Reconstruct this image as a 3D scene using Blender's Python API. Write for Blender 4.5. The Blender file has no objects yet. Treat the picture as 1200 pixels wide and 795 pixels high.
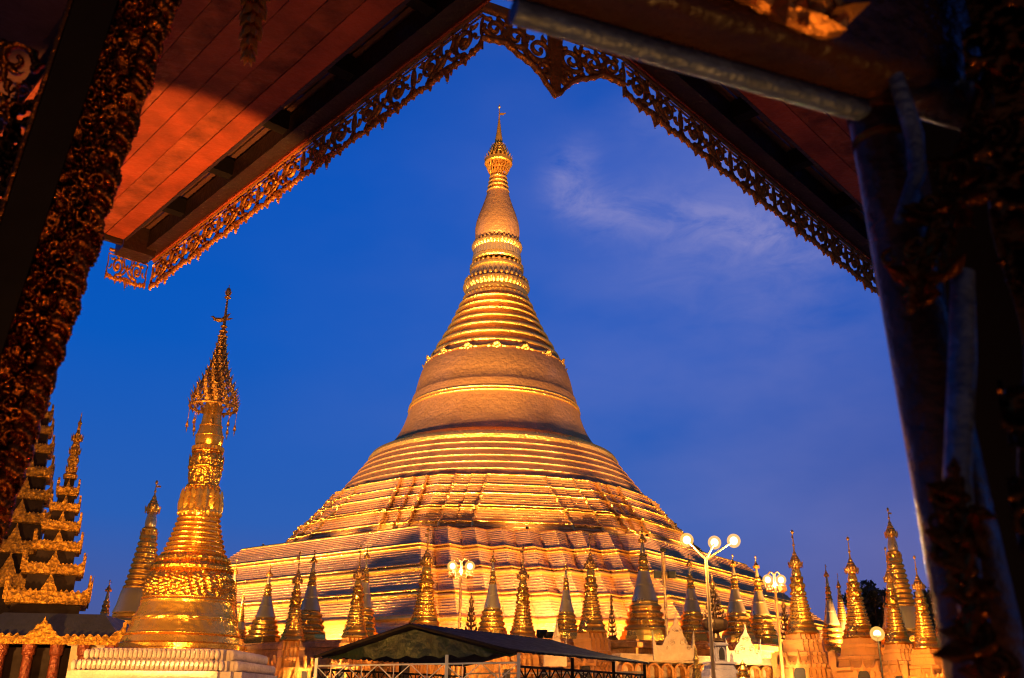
import bpy, math, random
import numpy as np
from mathutils import Vector, Matrix

random.seed(7); rng = np.random.default_rng(7)
PI = math.pi
SC = bpy.context.scene
COL = SC.collection

# ------------------------------------------------------------------ camera
FPX, PW, PH = 1100.0, 1200, 795          # focal length and frame of the photograph in its own pixels
TH, PHI = math.atan(FPX / 2830), math.atan(28 / 2830)
cF = np.array([0, math.cos(TH), math.sin(TH)])
_u = np.array([0, -math.sin(TH), math.cos(TH)]); _r = np.array([1.0, 0, 0])
cR = math.cos(PHI) * _r + math.sin(PHI) * _u
cU = math.cos(PHI) * _u - math.sin(PHI) * _r
EYE = np.array([0, 0, 1.7])
cam = bpy.data.cameras.new("camera"); camo = bpy.data.objects.new("camera", cam); COL.objects.link(camo)
cam.sensor_width = 36; cam.lens = FPX / PW * 36; cam.clip_start = 0.05; cam.clip_end = 6000
cam.dof.use_dof = True; cam.dof.focus_distance = 25; cam.dof.aperture_fstop = 6.3
camo.matrix_world = Matrix(((cR[0], cU[0], -cF[0], EYE[0]), (cR[1], cU[1], -cF[1], EYE[1]), (cR[2], cU[2], -cF[2], EYE[2]), (0, 0, 0, 1)))
SC.camera = camo

def ray(x, y): return cF + cR * ((x - PW / 2) / FPX) + cU * ((PH / 2 - y) / FPX)
def at(x, y, Y):
    r = ray(x, y); return EYE + r * (Y / r[1])
def atz(x, y, z):
    r = ray(x, y); return EYE + r * ((z - EYE[2]) / r[2])
def depth(p): return float((np.asarray(p, float) - EYE) @ cF)

# ------------------------------------------------------------------ world, sun, exposure
SC.view_settings.view_transform = 'Standard'
try: SC.view_settings.look = 'None'
except Exception: pass
SC.view_settings.exposure = 0.0; SC.view_settings.gamma = 1.0; SC.view_settings.use_curve_mapping = False
SC.render.engine = 'CYCLES'
SC.cycles.use_denoising = True; SC.cycles.pixel_filter_type = 'BLACKMAN_HARRIS'; SC.cycles.filter_width = 1.15
SC.cycles.max_bounces = 6; SC.cycles.diffuse_bounces = 2; SC.cycles.glossy_bounces = 3
SC.cycles.sample_clamp_indirect = 4.0
SC.cycles.sample_clamp_direct = 0

W = bpy.data.worlds.new("World"); SC.world = W; W.use_nodes = True
nt = W.node_tree; N = nt.nodes; L = nt.links
for n in list(N): N.remove(n)
def wn(t, **k):
    n = N.new(t)
    for a, b in k.items(): setattr(n, a, b)
    return n
def lk(a, b): L.new(a, b)
def wmath(op, a, b=None, clamp=False):
    n = wn('ShaderNodeMath', operation=op, use_clamp=clamp)
    for i, v in enumerate((a, b)):
        if v is None: continue
        if isinstance(v, (int, float)): n.inputs[i].default_value = v
        else: lk(v, n.inputs[i])
    return n.outputs[0]
out = wn('ShaderNodeOutputWorld'); bg = wn('ShaderNodeBackground'); lk(bg.outputs[0], out.inputs[0])
SUN_EL, SUN_ROT = math.radians(-4.0), math.radians(75)
sky = wn('ShaderNodeTexSky'); sky.sky_type = 'NISHITA'; sky.sun_disc = False
sky.sun_elevation = SUN_EL; sky.sun_rotation = SUN_ROT; sky.air_density = 1.0; sky.dust_density = 0.6; sky.ozone_density = 4.0
tc = wn('ShaderNodeTexCoord'); sep = wn('ShaderNodeSeparateXYZ'); lk(tc.outputs['Generated'], sep.inputs[0])
ramp = wn('ShaderNodeValToRGB'); lk(sep.outputs[2], ramp.inputs[0])
cr = ramp.color_ramp
stops = [(0.0, (0.100, 0.090, 0.24)), (0.06, (0.075, 0.10, 0.31)), (0.17, (0.022, 0.112, 0.46)), (0.34, (0.002, 0.098, 0.51)), (0.52, (0.0, 0.086, 0.50)), (0.75, (0.0, 0.055, 0.36))]
while len(cr.elements) < len(stops): cr.elements.new(0.5)
for e, (p, c) in zip(cr.elements, stops): e.position = p; e.color = (*c, 1)
addsky = wn('ShaderNodeMixRGB', blend_type='ADD'); addsky.inputs[0].default_value = 0.03
lk(ramp.outputs[0], addsky.inputs[1]); lk(sky.outputs[0], addsky.inputs[2])
# the west-east change of the dusk and thin high cloud, both laid out by compass direction
def lobe(d, pw):
    d = np.asarray(d) / np.linalg.norm(d)
    v = wn('ShaderNodeVectorMath', operation='DOT_PRODUCT'); lk(tc.outputs['Generated'], v.inputs[0]); v.inputs[1].default_value = tuple(d)
    return wmath('POWER', wmath('MAXIMUM', v.outputs['Value'], 0.0), pw)
mp = wn('ShaderNodeMapping'); lk(tc.outputs['Generated'], mp.inputs[0]); mp.inputs['Scale'].default_value = (1.0, 1.0, 2.2); mp.inputs['Rotation'].default_value = (0, 0.22, 0)
nz = wn('ShaderNodeTexNoise'); lk(mp.outputs[0], nz.inputs[0]); nz.inputs['Scale'].default_value = 5.5; nz.inputs['Detail'].default_value = 7; nz.inputs['Roughness'].default_value = 0.55; nz.inputs['Distortion'].default_value = 0.7
nz2 = wn('ShaderNodeTexNoise'); lk(mp.outputs[0], nz2.inputs[0]); nz2.inputs['Scale'].default_value = 2.6; nz2.inputs['Detail'].default_value = 5
wisp = wmath('MULTIPLY', wmath('SUBTRACT', nz.outputs[0], 0.42, True), 2.6)
nz3 = wn('ShaderNodeTexNoise'); lk(mp.outputs[0], nz3.inputs[0]); nz3.inputs['Scale'].default_value = 17; nz3.inputs['Detail'].default_value = 8; nz3.inputs['Roughness'].default_value = 0.62; nz3.inputs['Distortion'].default_value = 0.5
fine = wmath('MULTIPLY', wmath('SUBTRACT', nz3.outputs[0], 0.33, True), 2.7)
lobes = None
for x, y, pw, k in ((656, 222, 4200, .5), (664, 200, 4200, .42), (682, 184, 4200, .32), (672, 236, 4200, .5), (700, 246, 3200, .55), (735, 246, 3800, .6), (775, 256, 3800, .4), (815, 258, 3800, .5), (850, 264, 3600, .55), (885, 270, 3400, .65), (915, 276, 3000, .6), (950, 286, 2500, .4), (765, 130, 1800, .22), (800, 280, 500, .28), (930, 330, 300, .25)):
    q_ = wmath('MULTIPLY', lobe(ray(x, y), pw), k); lobes = q_ if lobes is None else wmath('ADD', lobes, q_)
broad = wmath('MULTIPLY', wmath('SUBTRACT', nz2.outputs[0], 0.35, True), lobe(ray(980, 400), 14))
cl = wmath('ADD', wmath('MULTIPLY', fine, lobes), wmath('MULTIPLY', broad, 1.9), True)
mixc = wn('ShaderNodeMixRGB'); lk(cl, mixc.inputs[0]); lk(addsky.outputs[0], mixc.inputs[1]); mixc.inputs[2].default_value = (0.20, 0.225, 0.56, 1)
# town glow low over the right horizon
glow = wmath('MULTIPLY', lobe((0.55, 1.0, 0.10), 26), 0.6)
mixg = wn('ShaderNodeMixRGB'); lk(glow, mixg.inputs[0]); lk(mixc.outputs[0], mixg.inputs[1]); mixg.inputs[2].default_value = (0.125, 0.105, 0.30, 1)
west = wmath('MULTIPLY', wmath('ADD', sep.outputs[1], 0.55, True), 1.25, True)
mixw = wn('ShaderNodeMixRGB'); lk(west, mixw.inputs[0]); mixw.inputs[1].default_value = (0.055, 0.045, 0.075, 1); lk(mixg.outputs[0], mixw.inputs[2])
lk(mixw.outputs[0], bg.inputs[0]); bg.inputs[1].default_value = 1.0

sl = bpy.data.lights.new("sun", 'SUN'); sl.energy = 0.02; sl.angle = math.radians(12); sl.color = (1, .8, .7)
so = bpy.data.objects.new("sun", sl); COL.objects.link(so); so.rotation_euler = (math.radians(84), 0, math.radians(75)); so.location = (60, -40, 60)

# ------------------------------------------------------------------ materials
MATS = {}
def mat(name, col, metal=0.0, rough=0.5, var=0.25, vscale=3.0, bump=0.0, bscale=20.0, plates=None, emit=None, dark=None, spec=0.5, rvar=0.1, voro=0.0, grime=0.0):
    m = bpy.data.materials.new(name); m.use_nodes = True; t = m.node_tree; n = t.nodes; l = t.links
    p = n['Principled BSDF']; p.inputs['Metallic'].default_value = metal; p.inputs['Roughness'].default_value = rough
    p.inputs['Specular IOR Level'].default_value = spec
    if metal > .5: p.inputs['Specular Tint'].default_value = (*col, 1)
    if emit:
        p.inputs['Emission Color'].default_value = (*emit[0], 1); p.inputs['Emission Strength'].default_value = emit[1]; p.inputs['Base Color'].default_value = (0, 0, 0, 1); p.inputs['Specular IOR Level'].default_value = 0; MATS[name] = m; return m
    c = n.new('ShaderNodeTexCoord')
    a = n.new('ShaderNodeTexNoise'); a.inputs['Scale'].default_value = vscale; a.inputs['Detail'].default_value = 6; a.inputs['Roughness'].default_value = .65; l.new(c.outputs['Object'], a.inputs[0])
    r = n.new('ShaderNodeValToRGB'); l.new(a.outputs[0], r.inputs[0])
    d = dark or tuple(x * (1 - var) for x in col); hi = tuple(min(1, x * (1 + var * .6)) for x in col)
    r.color_ramp.elements[0].position = .32; r.color_ramp.elements[0].color = (*d, 1); r.color_ramp.elements[1].position = .68; r.color_ramp.elements[1].color = (*hi, 1)
    l.new(r.outputs[0], p.inputs['Base Color'])
    mr = n.new('ShaderNodeMapRange'); l.new(a.outputs[0], mr.inputs[0]); mr.inputs[1].default_value = .3; mr.inputs[2].default_value = .7
    mr.inputs[3].default_value = min(1, rough + rvar); mr.inputs[4].default_value = max(.04, rough - rvar); l.new(mr.outputs[0], p.inputs['Roughness'])
    h = None
    if bump:
        b = n.new('ShaderNodeTexNoise'); b.inputs['Scale'].default_value = bscale; b.inputs['Detail'].default_value = 5; l.new(c.outputs['Object'], b.inputs[0])
        bm = n.new('ShaderNodeBump'); bm.inputs['Strength'].default_value = bump; bm.inputs['Distance'].default_value = 1.0 / bscale; l.new(b.outputs[0], bm.inputs['Height']); h = bm
    if voro:
        b = n.new('ShaderNodeTexVoronoi'); b.inputs['Scale'].default_value = bscale * .6; l.new(c.outputs['Object'], b.inputs[0])
        bm = n.new('ShaderNodeBump'); bm.inputs['Strength'].default_value = voro; bm.inputs['Distance'].default_value = 1.0 / bscale; l.new(b.outputs[0], bm.inputs['Height'])
        if h: l.new(h.outputs[0], bm.inputs['Normal'])
        h = bm
    if plates:   # courses of small sheets: running bond on (angle-like x, height)
        sz = n.new('ShaderNodeSeparateXYZ'); l.new(c.outputs['Object'], sz.inputs[0])
        ang = n.new('ShaderNodeMath'); ang.operation = 'ARCTAN2'; l.new(sz.outputs[1], ang.inputs[0]); l.new(sz.outputs[0], ang.inputs[1])
        am = n.new('ShaderNodeMath'); am.operation = 'MULTIPLY'; l.new(ang.outputs[0], am.inputs[0]); am.inputs[1].default_value = plates[0]
        cb = n.new('ShaderNodeCombineXYZ'); l.new(am.outputs[0], cb.inputs[0]); l.new(sz.outputs[2], cb.inputs[1])
        bk = n.new('ShaderNodeTexBrick'); l.new(cb.outputs[0], bk.inputs[0]); bk.inputs['Scale'].default_value = 1
        bk.inputs['Brick Width'].default_value = plates[1]; bk.inputs['Row Height'].default_value = plates[2]; bk.inputs['Mortar Size'].default_value = plates[2] * .09
        bk.inputs['Color1'].default_value = (1, 1, 1, 1); bk.inputs['Color2'].default_value = (.35, .35, .35, 1); bk.inputs['Mortar'].default_value = (0, 0, 0, 1)
        bm = n.new('ShaderNodeBump'); bm.inputs['Strength'].default_value = plates[3]; bm.inputs['Distance'].default_value = .12; l.new(bk.outputs[0], bm.inputs['Height'])
        if h: l.new(h.outputs[0], bm.inputs['Normal'])
        h = bm
        mx = n.new('ShaderNodeMixRGB'); mx.blend_type = 'MULTIPLY'; mx.inputs[0].default_value = .14; l.new(r.outputs[0], mx.inputs[1]); l.new(bk.outputs[0], mx.inputs[2]); l.new(mx.outputs[0], p.inputs['Base Color'])
    if h: l.new(h.outputs[0], p.inputs['Normal'])
    MATS[name] = m; return m
M = MATS
mat('pagoda_plate', (.66, .36, .145), .8, .44, .25, .22, .28, 1.6, plates=(14, .9, .42, .28))
mat('pagoda_terrace', (.74, .45, .22), .82, .38, .22, .35, .35, 2.2, plates=(40, .8, .40, .3))
mat('pagoda_gilt', (.95, .58, .16), .9, .33, .15, .5, .45, 3.0)
mat('gilt', (.93, .46, .08), .86, .25, .3, 3, .14, 9, rvar=.12)
mat('gilt_relief', (.90, .42, .065), .95, .27, .3, 4, .4, 12, voro=.4)
mat('gilt_old', (.55, .28, .07), .8, .4, .4, 4, .7, 14, voro=.4)
mat('silver_gilt', (.62, .45, .22), .8, .30, .2, 3, .25, 8)
mat('bronze_dark', (.22, .12, .05), .85, .42, .4, 4, .5, 20)
mat('gold_paint', (.50, .21, .045), .25, .55, .4, 2.5, .6, 9, voro=.25)
mat('white_stone', (.38, .29, .28), 0, .6, .25, 2, .3, 8)
mat('cream_stone', (.48, .34, .21), 0, .6, .25, 1.6, .4, 6)
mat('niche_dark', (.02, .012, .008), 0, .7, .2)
mat('red_wood', (.24, .038, .009), 0, .55, .5, 2.2, .3, 24, spec=.25)
mat('worn_wood', (.20, .040, .013), 0, .6, .6, 5, .4, 18, spec=.2)
mat('dark_wood', (.018, .0045, .002), 0, .5, .4, 4, .3, 25)
mat('roof_tin', (.05, .011, .005), .0, .7, .4, 3, .2, 20)
mat('lace_metal', (.52, .20, .045), .6, .42, .4, 12, .4, 60)
mat('lace_gilt', (.62, .27, .06), .8, .38, .3, 12, .4, 60)
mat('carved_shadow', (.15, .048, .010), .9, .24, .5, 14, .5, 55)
mat('beam_gilt', (.62, .25, .05), .7, .35, .3, 14, .4, 55)
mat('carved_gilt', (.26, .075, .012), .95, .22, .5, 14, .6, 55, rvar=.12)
mat('black_lacquer', (.006, .004, .004), 0, .75, .2, 5, spec=.08)
mat('lacquer_post', (.028, .011, .006), .0, .3, .5, 9, .3, 40, spec=.22, rvar=.15)
mat('sky_sheen_pipe', (.065, .09, .15), .3, .42, .5, 14, .4, 60, rvar=.2)  # slate-blue sky reflection put into the base colour
mat('tarp_green', (.016, .026, .006), 0, .5, .6, 1.2, .35, 4, dark=(.006, .008, .003), spec=.4)
mat('roof_sheet', (.020, .012, .007), .0, .7, .4, 2.5, .2, 12, spec=.12)
mat('white_paint', (.62, .56, .50), .1, .5, .2, 3)
mat('brown_paint', (.20, .10, .05), .1, .5, .2, 3)
mat('lamp_paint', (.72, .42, .14), .35, .4, .2, 3)
mat('black_metal', (.012, .010, .009), .3, .5, .2, 4)
mat('lamp_glow', (1, .8, .4), emit=((1.0, .72, .34), 9))
m_ = bpy.data.materials.new('lamp_halo'); m_.use_nodes = True; t_ = m_.node_tree; t_.nodes.remove(t_.nodes['Principled BSDF'])  # half-clear emissive shell that stands in for the halo round a lamp
e_ = t_.nodes.new('ShaderNodeEmission'); e_.inputs[0].default_value = (1, .50, .10, 1); e_.inputs[1].default_value = 1.5; tr_ = t_.nodes.new('ShaderNodeBsdfTransparent'); mx_ = t_.nodes.new('ShaderNodeMixShader'); mx_.inputs[0].default_value = .5
t_.links.new(tr_.outputs[0], mx_.inputs[1]); t_.links.new(e_.outputs[0], mx_.inputs[2]); t_.links.new(mx_.outputs[0], t_.nodes['Material Output'].inputs[0]); MATS['lamp_halo'] = m_
mat('flood_glow', (1, .8, .4), emit=((1.0, .58, .15), 5))
mat('pyat_gilt', (.52, .23, .035), .65, .42, .45, 5, .9, 10, voro=.9)
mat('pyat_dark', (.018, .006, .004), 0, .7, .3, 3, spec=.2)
mat('pyat_roof', (.025, .022, .016), 0, .6, .3, 3, .2, 9)
mat('pyat_column', (.22, .045, .015), .3, .4, .4, 6, .6, 14, voro=.5)
mat('leaf_dark', (.035, .045, .016), 0, .6, .4, .6)
mat('bark', (.06, .04, .025), 0, .8, .3, 2)
mat('paving', (.30, .27, .24), 0, .45, .25, .5, .2, 3)

# ------------------------------------------------------------------ mesh helpers
class MB:
    def __init__(s): s.v = []; s.f = []; s.m = []
    def add(s, vs, fs, mi=0):
        o = len(s.v); s.v.extend(tuple(map(float, x)) for x in vs); s.f.extend(tuple(i + o for i in f) for f in fs); s.m.extend([mi] * len(fs) if isinstance(mi, int) else mi); return s
    def loft(s, rings, closed=True, cap0=True, cap1=True, mis=None):
        n = len(rings[0]); vs = [p for r in rings for p in r]; fs = []; ms = []
        for i in range(len(rings) - 1):
            for j in range(n if closed else n - 1):
                k = (j + 1) % n; fs.append((i * n + j, i * n + k, (i + 1) * n + k, (i + 1) * n + j)); ms.append(mis[i] if mis else 0)
        if cap0: fs.append(tuple(range(n - 1, -1, -1))); ms.append(0)
        if cap1: fs.append(tuple(range((len(rings) - 1) * n, len(rings) * n))); ms.append(0)
        return s.add(vs, fs, ms)
    def lathe(s, prof, n=32, c=(0, 0, 0), fn=None, mis=None, a0=0.0, cap0=True, cap1=True):
        rings = []
        for z, r in prof:
            rings.append([(c[0] + (r + (fn(z, a, r) if fn else 0)) * math.cos(a), c[1] + (r + (fn(z, a, r) if fn else 0)) * math.sin(a), c[2] + z) for a in [a0 + 2 * PI * j / n for j in range(n)]])
        return s.loft(rings, mis=mis, cap0=cap0, cap1=cap1)
    def box(s, c, d, R=None, mi=0):
        c = np.asarray(c, float); d = np.asarray(d, float) / 2
        vs = [np.array([x, y, z]) * d for x in (-1, 1) for y in (-1, 1) for z in (-1, 1)]
        if R is not None: vs = [R @ v for v in vs]
        return s.add([c + v for v in vs], [(0, 1, 3, 2), (4, 6, 7, 5), (0, 4, 5, 1), (2, 3, 7, 6), (0, 2, 6, 4), (1, 5, 7, 3)], mi)
    def tube(s, pts, r, n=8, caps=True):
        pts = [np.asarray(p, float) for p in pts]; rr = r if isinstance(r, (list, tuple)) else [r] * len(pts); rings = []
        t = pts[1] - pts[0]; t /= np.linalg.norm(t); up = np.array([0, 0, 1.0]) if abs(t[2]) < .9 else np.array([1.0, 0, 0])
        x = np.cross(t, up); x /= np.linalg.norm(x)
        for i, p in enumerate(pts):
            a = pts[max(0, i - 1)]; b = pts[min(len(pts) - 1, i + 1)]; t = (b - a) / (np.linalg.norm(b - a) + 1e-9)
            x = x - t * (x @ t); x /= np.linalg.norm(x); y = np.cross(t, x)
            rings.append([p + rr[i] * (math.cos(q) * x + math.sin(q) * y) for q in [2 * PI * j / n for j in range(n)]])
        return s.loft(rings, cap0=caps, cap1=caps)
    def torus(s, c, R, r, n=32, k=8, sx=1.0):
        rings = []
        for j in range(n):
            a = 2 * PI * j / n
            rings.append([(c[0] + (R + r * math.cos(b)) * math.cos(a), c[1] + (R + r * math.cos(b)) * math.sin(a), c[2] + r * sx * math.sin(b)) for b in [2 * PI * q / k for q in range(k)]])
        rings.append(rings[0])
        return s.loft(rings, cap0=False, cap1=False)
    def ell(s, c, rad, R=None, n=8, k=6, mi=0):
        vs = []; fs = []
        for i in range(k + 1):
            t = PI * i / k
            for j in range(n):
                a = 2 * PI * j / n; v = np.array([rad[0] * math.sin(t) * math.cos(a), rad[1] * math.sin(t) * math.sin(a), rad[2] * math.cos(t)])
                vs.append(np.asarray(c) + (R @ v if R is not None else v))
        for i in range(k):
            for j in range(n): fs.append((i * n + j, (i + 1) * n + j, (i + 1) * n + (j + 1) % n, i * n + (j + 1) % n))
        return s.add(vs, fs, mi)
    def leaf(s, b, up, out, h, w, t=.25, curl=.25):
        """a pointed leaf standing on b: width across, a midrib that stands forward, its tip curling out"""
        b, up, out = (np.asarray(q, float) for q in (b, up, out)); sd = np.cross(up, out)
        P = lambda u, v, o: b + sd * u * w + up * v * h + out * o * h
        vs = [P(-.35, 0, 0), P(.35, 0, 0), P(.5, .45, curl * .3), P(0, 1, curl), P(-.5, .45, curl * .3), P(0, .05, t), P(0, .5, t + curl * .3), P(0, .4, -t * .5)]
        return s.add(vs, [(0, 5, 6, 4), (5, 1, 2, 6), (4, 6, 3), (6, 2, 3), (0, 4, 7), (4, 3, 7), (3, 2, 7), (2, 1, 7), (1, 0, 7), (0, 1, 5)])
    def mesh(s, name, mats, ang=38):
        m = bpy.data.meshes.new(name); m.from_pydata(s.v, [], s.f); 
        for k in (mats if isinstance(mats, (list, tuple)) else [mats]): m.materials.append(M[k])
        m.polygons.foreach_set('material_index', s.m); m.polygons.foreach_set('use_smooth', [True] * len(s.f))
        m.update(); m.set_sharp_from_angle(angle=math.radians(ang)); return m
    def build(s, name, mats, parent=None, loc=None, ang=38):
        return obj(name, s.mesh(name, mats, ang), parent, loc)
def obj(name, me, parent=None, loc=None):
    o = bpy.data.objects.new(name, me); COL.objects.link(o)
    if parent: o.parent = parent
    if loc is not None: o.location = tuple(map(float, loc))
    return o
def thing(name, label, cat, loc=(0, 0, 0), group=None, rz=0, me=None):
    o = bpy.data.objects.new(name, me); COL.objects.link(o); o.location = tuple(map(float, loc)); o.rotation_euler = (0, 0, rz)
    o['label'] = label; o['category'] = cat
    if group: o['group'] = group
    if me is None: o.empty_display_size = .3
    return o
def copy_tree(o, parent=None):
    c = o.copy(); COL.objects.link(c)
    if parent: c.parent = parent
    for ch in list(o.children): copy_tree(ch, c)
    return c
def light(kind, loc, target, power, col, parent=None, size=60, blend=.5, rad=.25, name='floodlight_beam'):
    d = bpy.data.lights.new(name, kind); d.energy = power; d.color = col; d.shadow_soft_size = rad
    if kind == 'SPOT': d.spot_size = math.radians(size); d.spot_blend = blend
    o = bpy.data.objects.new(name, d); COL.objects.link(o); o.location = tuple(map(float, loc))
    if target is not None: o.rotation_euler = (Vector(target) - Vector(loc)).to_track_quat('-Z', 'Y').to_euler()
    if parent: o.parent = parent
    return o
SODIUM = (1.0, .46, .09); WARM = (1.0, .60, .22); AMBER = (1.0, .42, .08)

# marching-squares cut-outs: field > 0 is solid, relief gives the front its carving
def cutout(F, Hf, w, h, back):
    """F, Hf on a (ny, nx) grid over w x h. Returns verts (u, v, depth) and faces of a solid fret with a carved front."""
    ny, nx = F.shape; vs = []; fs = []; key = {}
    dx, dy = w / (nx - 1), h / (ny - 1)
    def vert(k, u, v, d):
        if k not in key: key[k] = len(vs); vs.append((u, v, d))
        return key[k]
    def cor(i, j, b): return vert(('c', i, j, b), j * dx, i * dy, back if b else Hf[i, j])
    def edge(i0, j0, i1, j1, b):
        if (i0, j0) > (i1, j1): i0, j0, i1, j1 = i1, j1, i0, j0
        a, c = F[i0, j0], F[i1, j1]; t = min(.95, max(.05, a / (a - c)))
        return vert(('e', i0, j0, i1, j1, b), (j0 + (j1 - j0) * t) * dx, (i0 + (i1 - i0) * t) * dy, back if b else 0.0)
    for i in range(ny - 1):
        for j in range(nx - 1):
            cs = [(i, j), (i, j + 1), (i + 1, j + 1), (i + 1, j)]; ins = [F[c] > 0 for c in cs]
            if not any(ins): continue
            for b in (0, 1):
                poly = []
                for q in range(4):
                    a, c = cs[q], cs[(q + 1) % 4]
                    if ins[q]: poly.append(cor(*a, b))
                    if ins[q] != ins[(q + 1) % 4]: poly.append(edge(*a, *c, b))
                fs.append(tuple(poly if not b else poly[::-1]))
            cr_ = [(cs[q], cs[(q + 1) % 4], ins[q]) for q in range(4) if ins[q] != ins[(q + 1) % 4]]
            for a, c, inside in cr_:
                if inside:   # leaving the solid here: wall to the next crossing
                    q = [x for x in cr_ if not x[2]]
                    e = min(q, key=lambda x: abs(x[0][0] + x[1][0] - a[0] - c[0]) + abs(x[0][1] + x[1][1] - a[1] - c[1]))
                    f0, f1 = edge(*a, *c, 0), edge(*e[0], *e[1], 0); b0, b1 = edge(*a, *c, 1), edge(*e[0], *e[1], 1)
                    fs.append((f1, f0, b0, b1))
            for q, (bi, bj) in enumerate(((i == 0, 0), (0, j == nx - 2), (i == ny - 2, 0), (0, j == 0))):
                if (bi or bj) and ins[q] and ins[(q + 1) % 4]:
                    a, c = cs[q], cs[(q + 1) % 4]; fs.append((cor(*c, 0), cor(*a, 0), cor(*a, 1), cor(*c, 1)))
    return vs, fs
def strokes(lst, nx, ny, w, h, x0=0.0, y0=0.0):
    """field of tapered strokes [(points, radius0, radius1)]"""
    U, V = np.meshgrid(x0 + np.linspace(0, w, nx), y0 + np.linspace(0, h, ny)); F = np.full(U.shape, -9.0)
    for pts, r0, r1 in lst:
        pts = np.asarray(pts, float); n = len(pts)
        for i, p in enumerate(pts):
            r = r0 + (r1 - r0) * i / max(1, n - 1); F = np.maximum(F, r - np.hypot(U - p[0], V - p[1]))
    return F
def spiral(c, r, a0, turns, dr=.82, n=46):
    """a scroll from radius r inwards"""
    return [(c[0] + r * (1 - dr * t) * math.cos(a0 + turns * 2 * PI * t), c[1] + r * (1 - dr * t) * math.sin(a0 + turns * 2 * PI * t)) for t in np.linspace(0, 1, n)]
def arc(p0, p1, bend, n=16):
    p0, p1 = np.array(p0, float), np.array(p1, float); d = p1 - p0; nn = np.array([-d[1], d[0]])
    return [p0 + d * t + nn * bend * 4 * t * (1 - t) for t in np.linspace(0, 1, n)]
def place(vs, o, U, V, Nn):
    o, U, V, Nn = (np.asarray(q, float) for q in (o, U, V, Nn)); return [o + U * a + V * b + Nn * c for a, b, c in vs]

# ------------------------------------------------------------------ setting: ground
g = MB(); S = 3000
g.add([(-S, -S, 0), (S, -S, 0), (S, S, 0), (-S, S, 0)], [(0, 1, 2, 3)])
go = g.build('ground', 'paving'); go['kind'] = 'structure'

# ------------------------------------------------------------------ the great pagoda
PC = np.array([-2.6, 138.0, 0.0]); AZ = math.radians(53)
nl = np.array([-math.cos(AZ), -math.sin(AZ), 0]); nr = np.array([math.sin(AZ), -math.cos(AZ), 0])   # outward normals of its two near faces
A0 = math.atan2(nl[1], nl[0])
def redent(n, a, k, d, w, z, a0=A0):
    """outline of a regular n-gon of apothem a whose corners step back k times by d, each step w wide"""
    tn = math.tan(PI / n); half = []
    for i in range(k + 1):
        off = a - i * d; Lx = (a - k * d) * tn - (k - i) * w
        half.append((off, Lx))
    pts = []
    for q in range(n):
        th = a0 + 2 * PI * q / n; e = np.array([math.cos(th), math.sin(th)]); t = np.array([-e[1], e[0]])
        seq = []
        for i in range(k, -1, -1):
            off, Lx = half[i]
            if i < k: seq.append((off, -Lx))
            else: seq.append((off, -Lx))
            if i > 0: seq.append((off, -half[i - 1][1]))
        seq2 = [(o, -x) for o, x in reversed(seq)]
        for o, x in seq + seq2[:-1]: pts.append((*(e * o + t * x), z))
    return pts
pag = thing('great_pagoda', 'towering gilded bell-shaped great pagoda rising behind the ring of small stupas', 'pagoda', PC)

def course(z0, a0_, z1, a1, n, lip=.12):
    """a sloping face laid in n little courses, each overhanging the one below"""
    o = []
    for i in range(n):
        za, zb = z0 + (z1 - z0) * i / n, z0 + (z1 - z0) * (i + .82) / n
        aa = a0_ + (a1 - a0_) * i / n; ab = a0_ + (a1 - a0_) * (i + .55) / n
        o += [(za, aa), (zb, ab), (zb + (z1 - z0) / n * .06, ab + lip), (zb + (z1 - z0) / n * .15, ab + lip)]
    return o
def moulding(z, a, h, out, n=5):
    """a round moulding on a face of slope zero"""
    return [(z + h * i / n, a + out * math.sin(PI * i / n)) for i in range(n + 1)]
def lay(segs):
    """segs: (kind, z0, a0, z1, a1, n, lip/out) -> profile and per-row material"""
    pr, mi = [], []
    for k, z0, a0_, z1, a1, n, x in segs:
        p = course(z0, a0_, z1, a1, n, x) if k == 'c' else [(z0 + (z1 - z0) * i / n, a0_ + (a1 - a0_) * i / n + x * math.sin(PI * i / n)) for i in range(n + 1)]
        mi += ([0] if pr else []) + [1 if k == 'm' else 0] * (len(p) - 1); pr += p
    return pr, mi
# square terraces, redented at the corners
sq = lay([('c', 6.3, 45.6, 8.6, 43.6, 7, .02), ('m', 8.6, 43.7, 9.2, 43.4, 5, .45), ('c', 9.25, 43.0, 11.0, 41.2, 6, .02), ('m', 11.0, 41.2, 11.5, 40.9, 5, .4), ('m', 11.5, 40.8, 11.9, 40.5, 4, .3),
          ('c', 11.95, 40.1, 13.9, 38.1, 6, .02), ('m', 13.9, 38.1, 14.5, 37.8, 5, .5), ('m', 14.5, 37.7, 14.85, 37.4, 4, .3),
          ('c', 14.9, 36.9, 16.7, 35.2, 6, .02), ('m', 16.7, 35.2, 17.1, 34.9, 4, .35), ('m', 17.15, 34.9, 17.5, 34.6, 4, .35), ('c', 17.55, 34.3, 19.6, 32.3, 8, .02), ('m', 19.6, 32.3, 19.95, 31.9, 4, .2)])
b = MB(); b.loft([redent(4, a, 4, 2.15, 2.1, z) for z, a in sq[0]], mis=sq[1]); b.build('square_terrace', ['pagoda_terrace', 'pagoda_gilt'], pag, ang=25)
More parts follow.
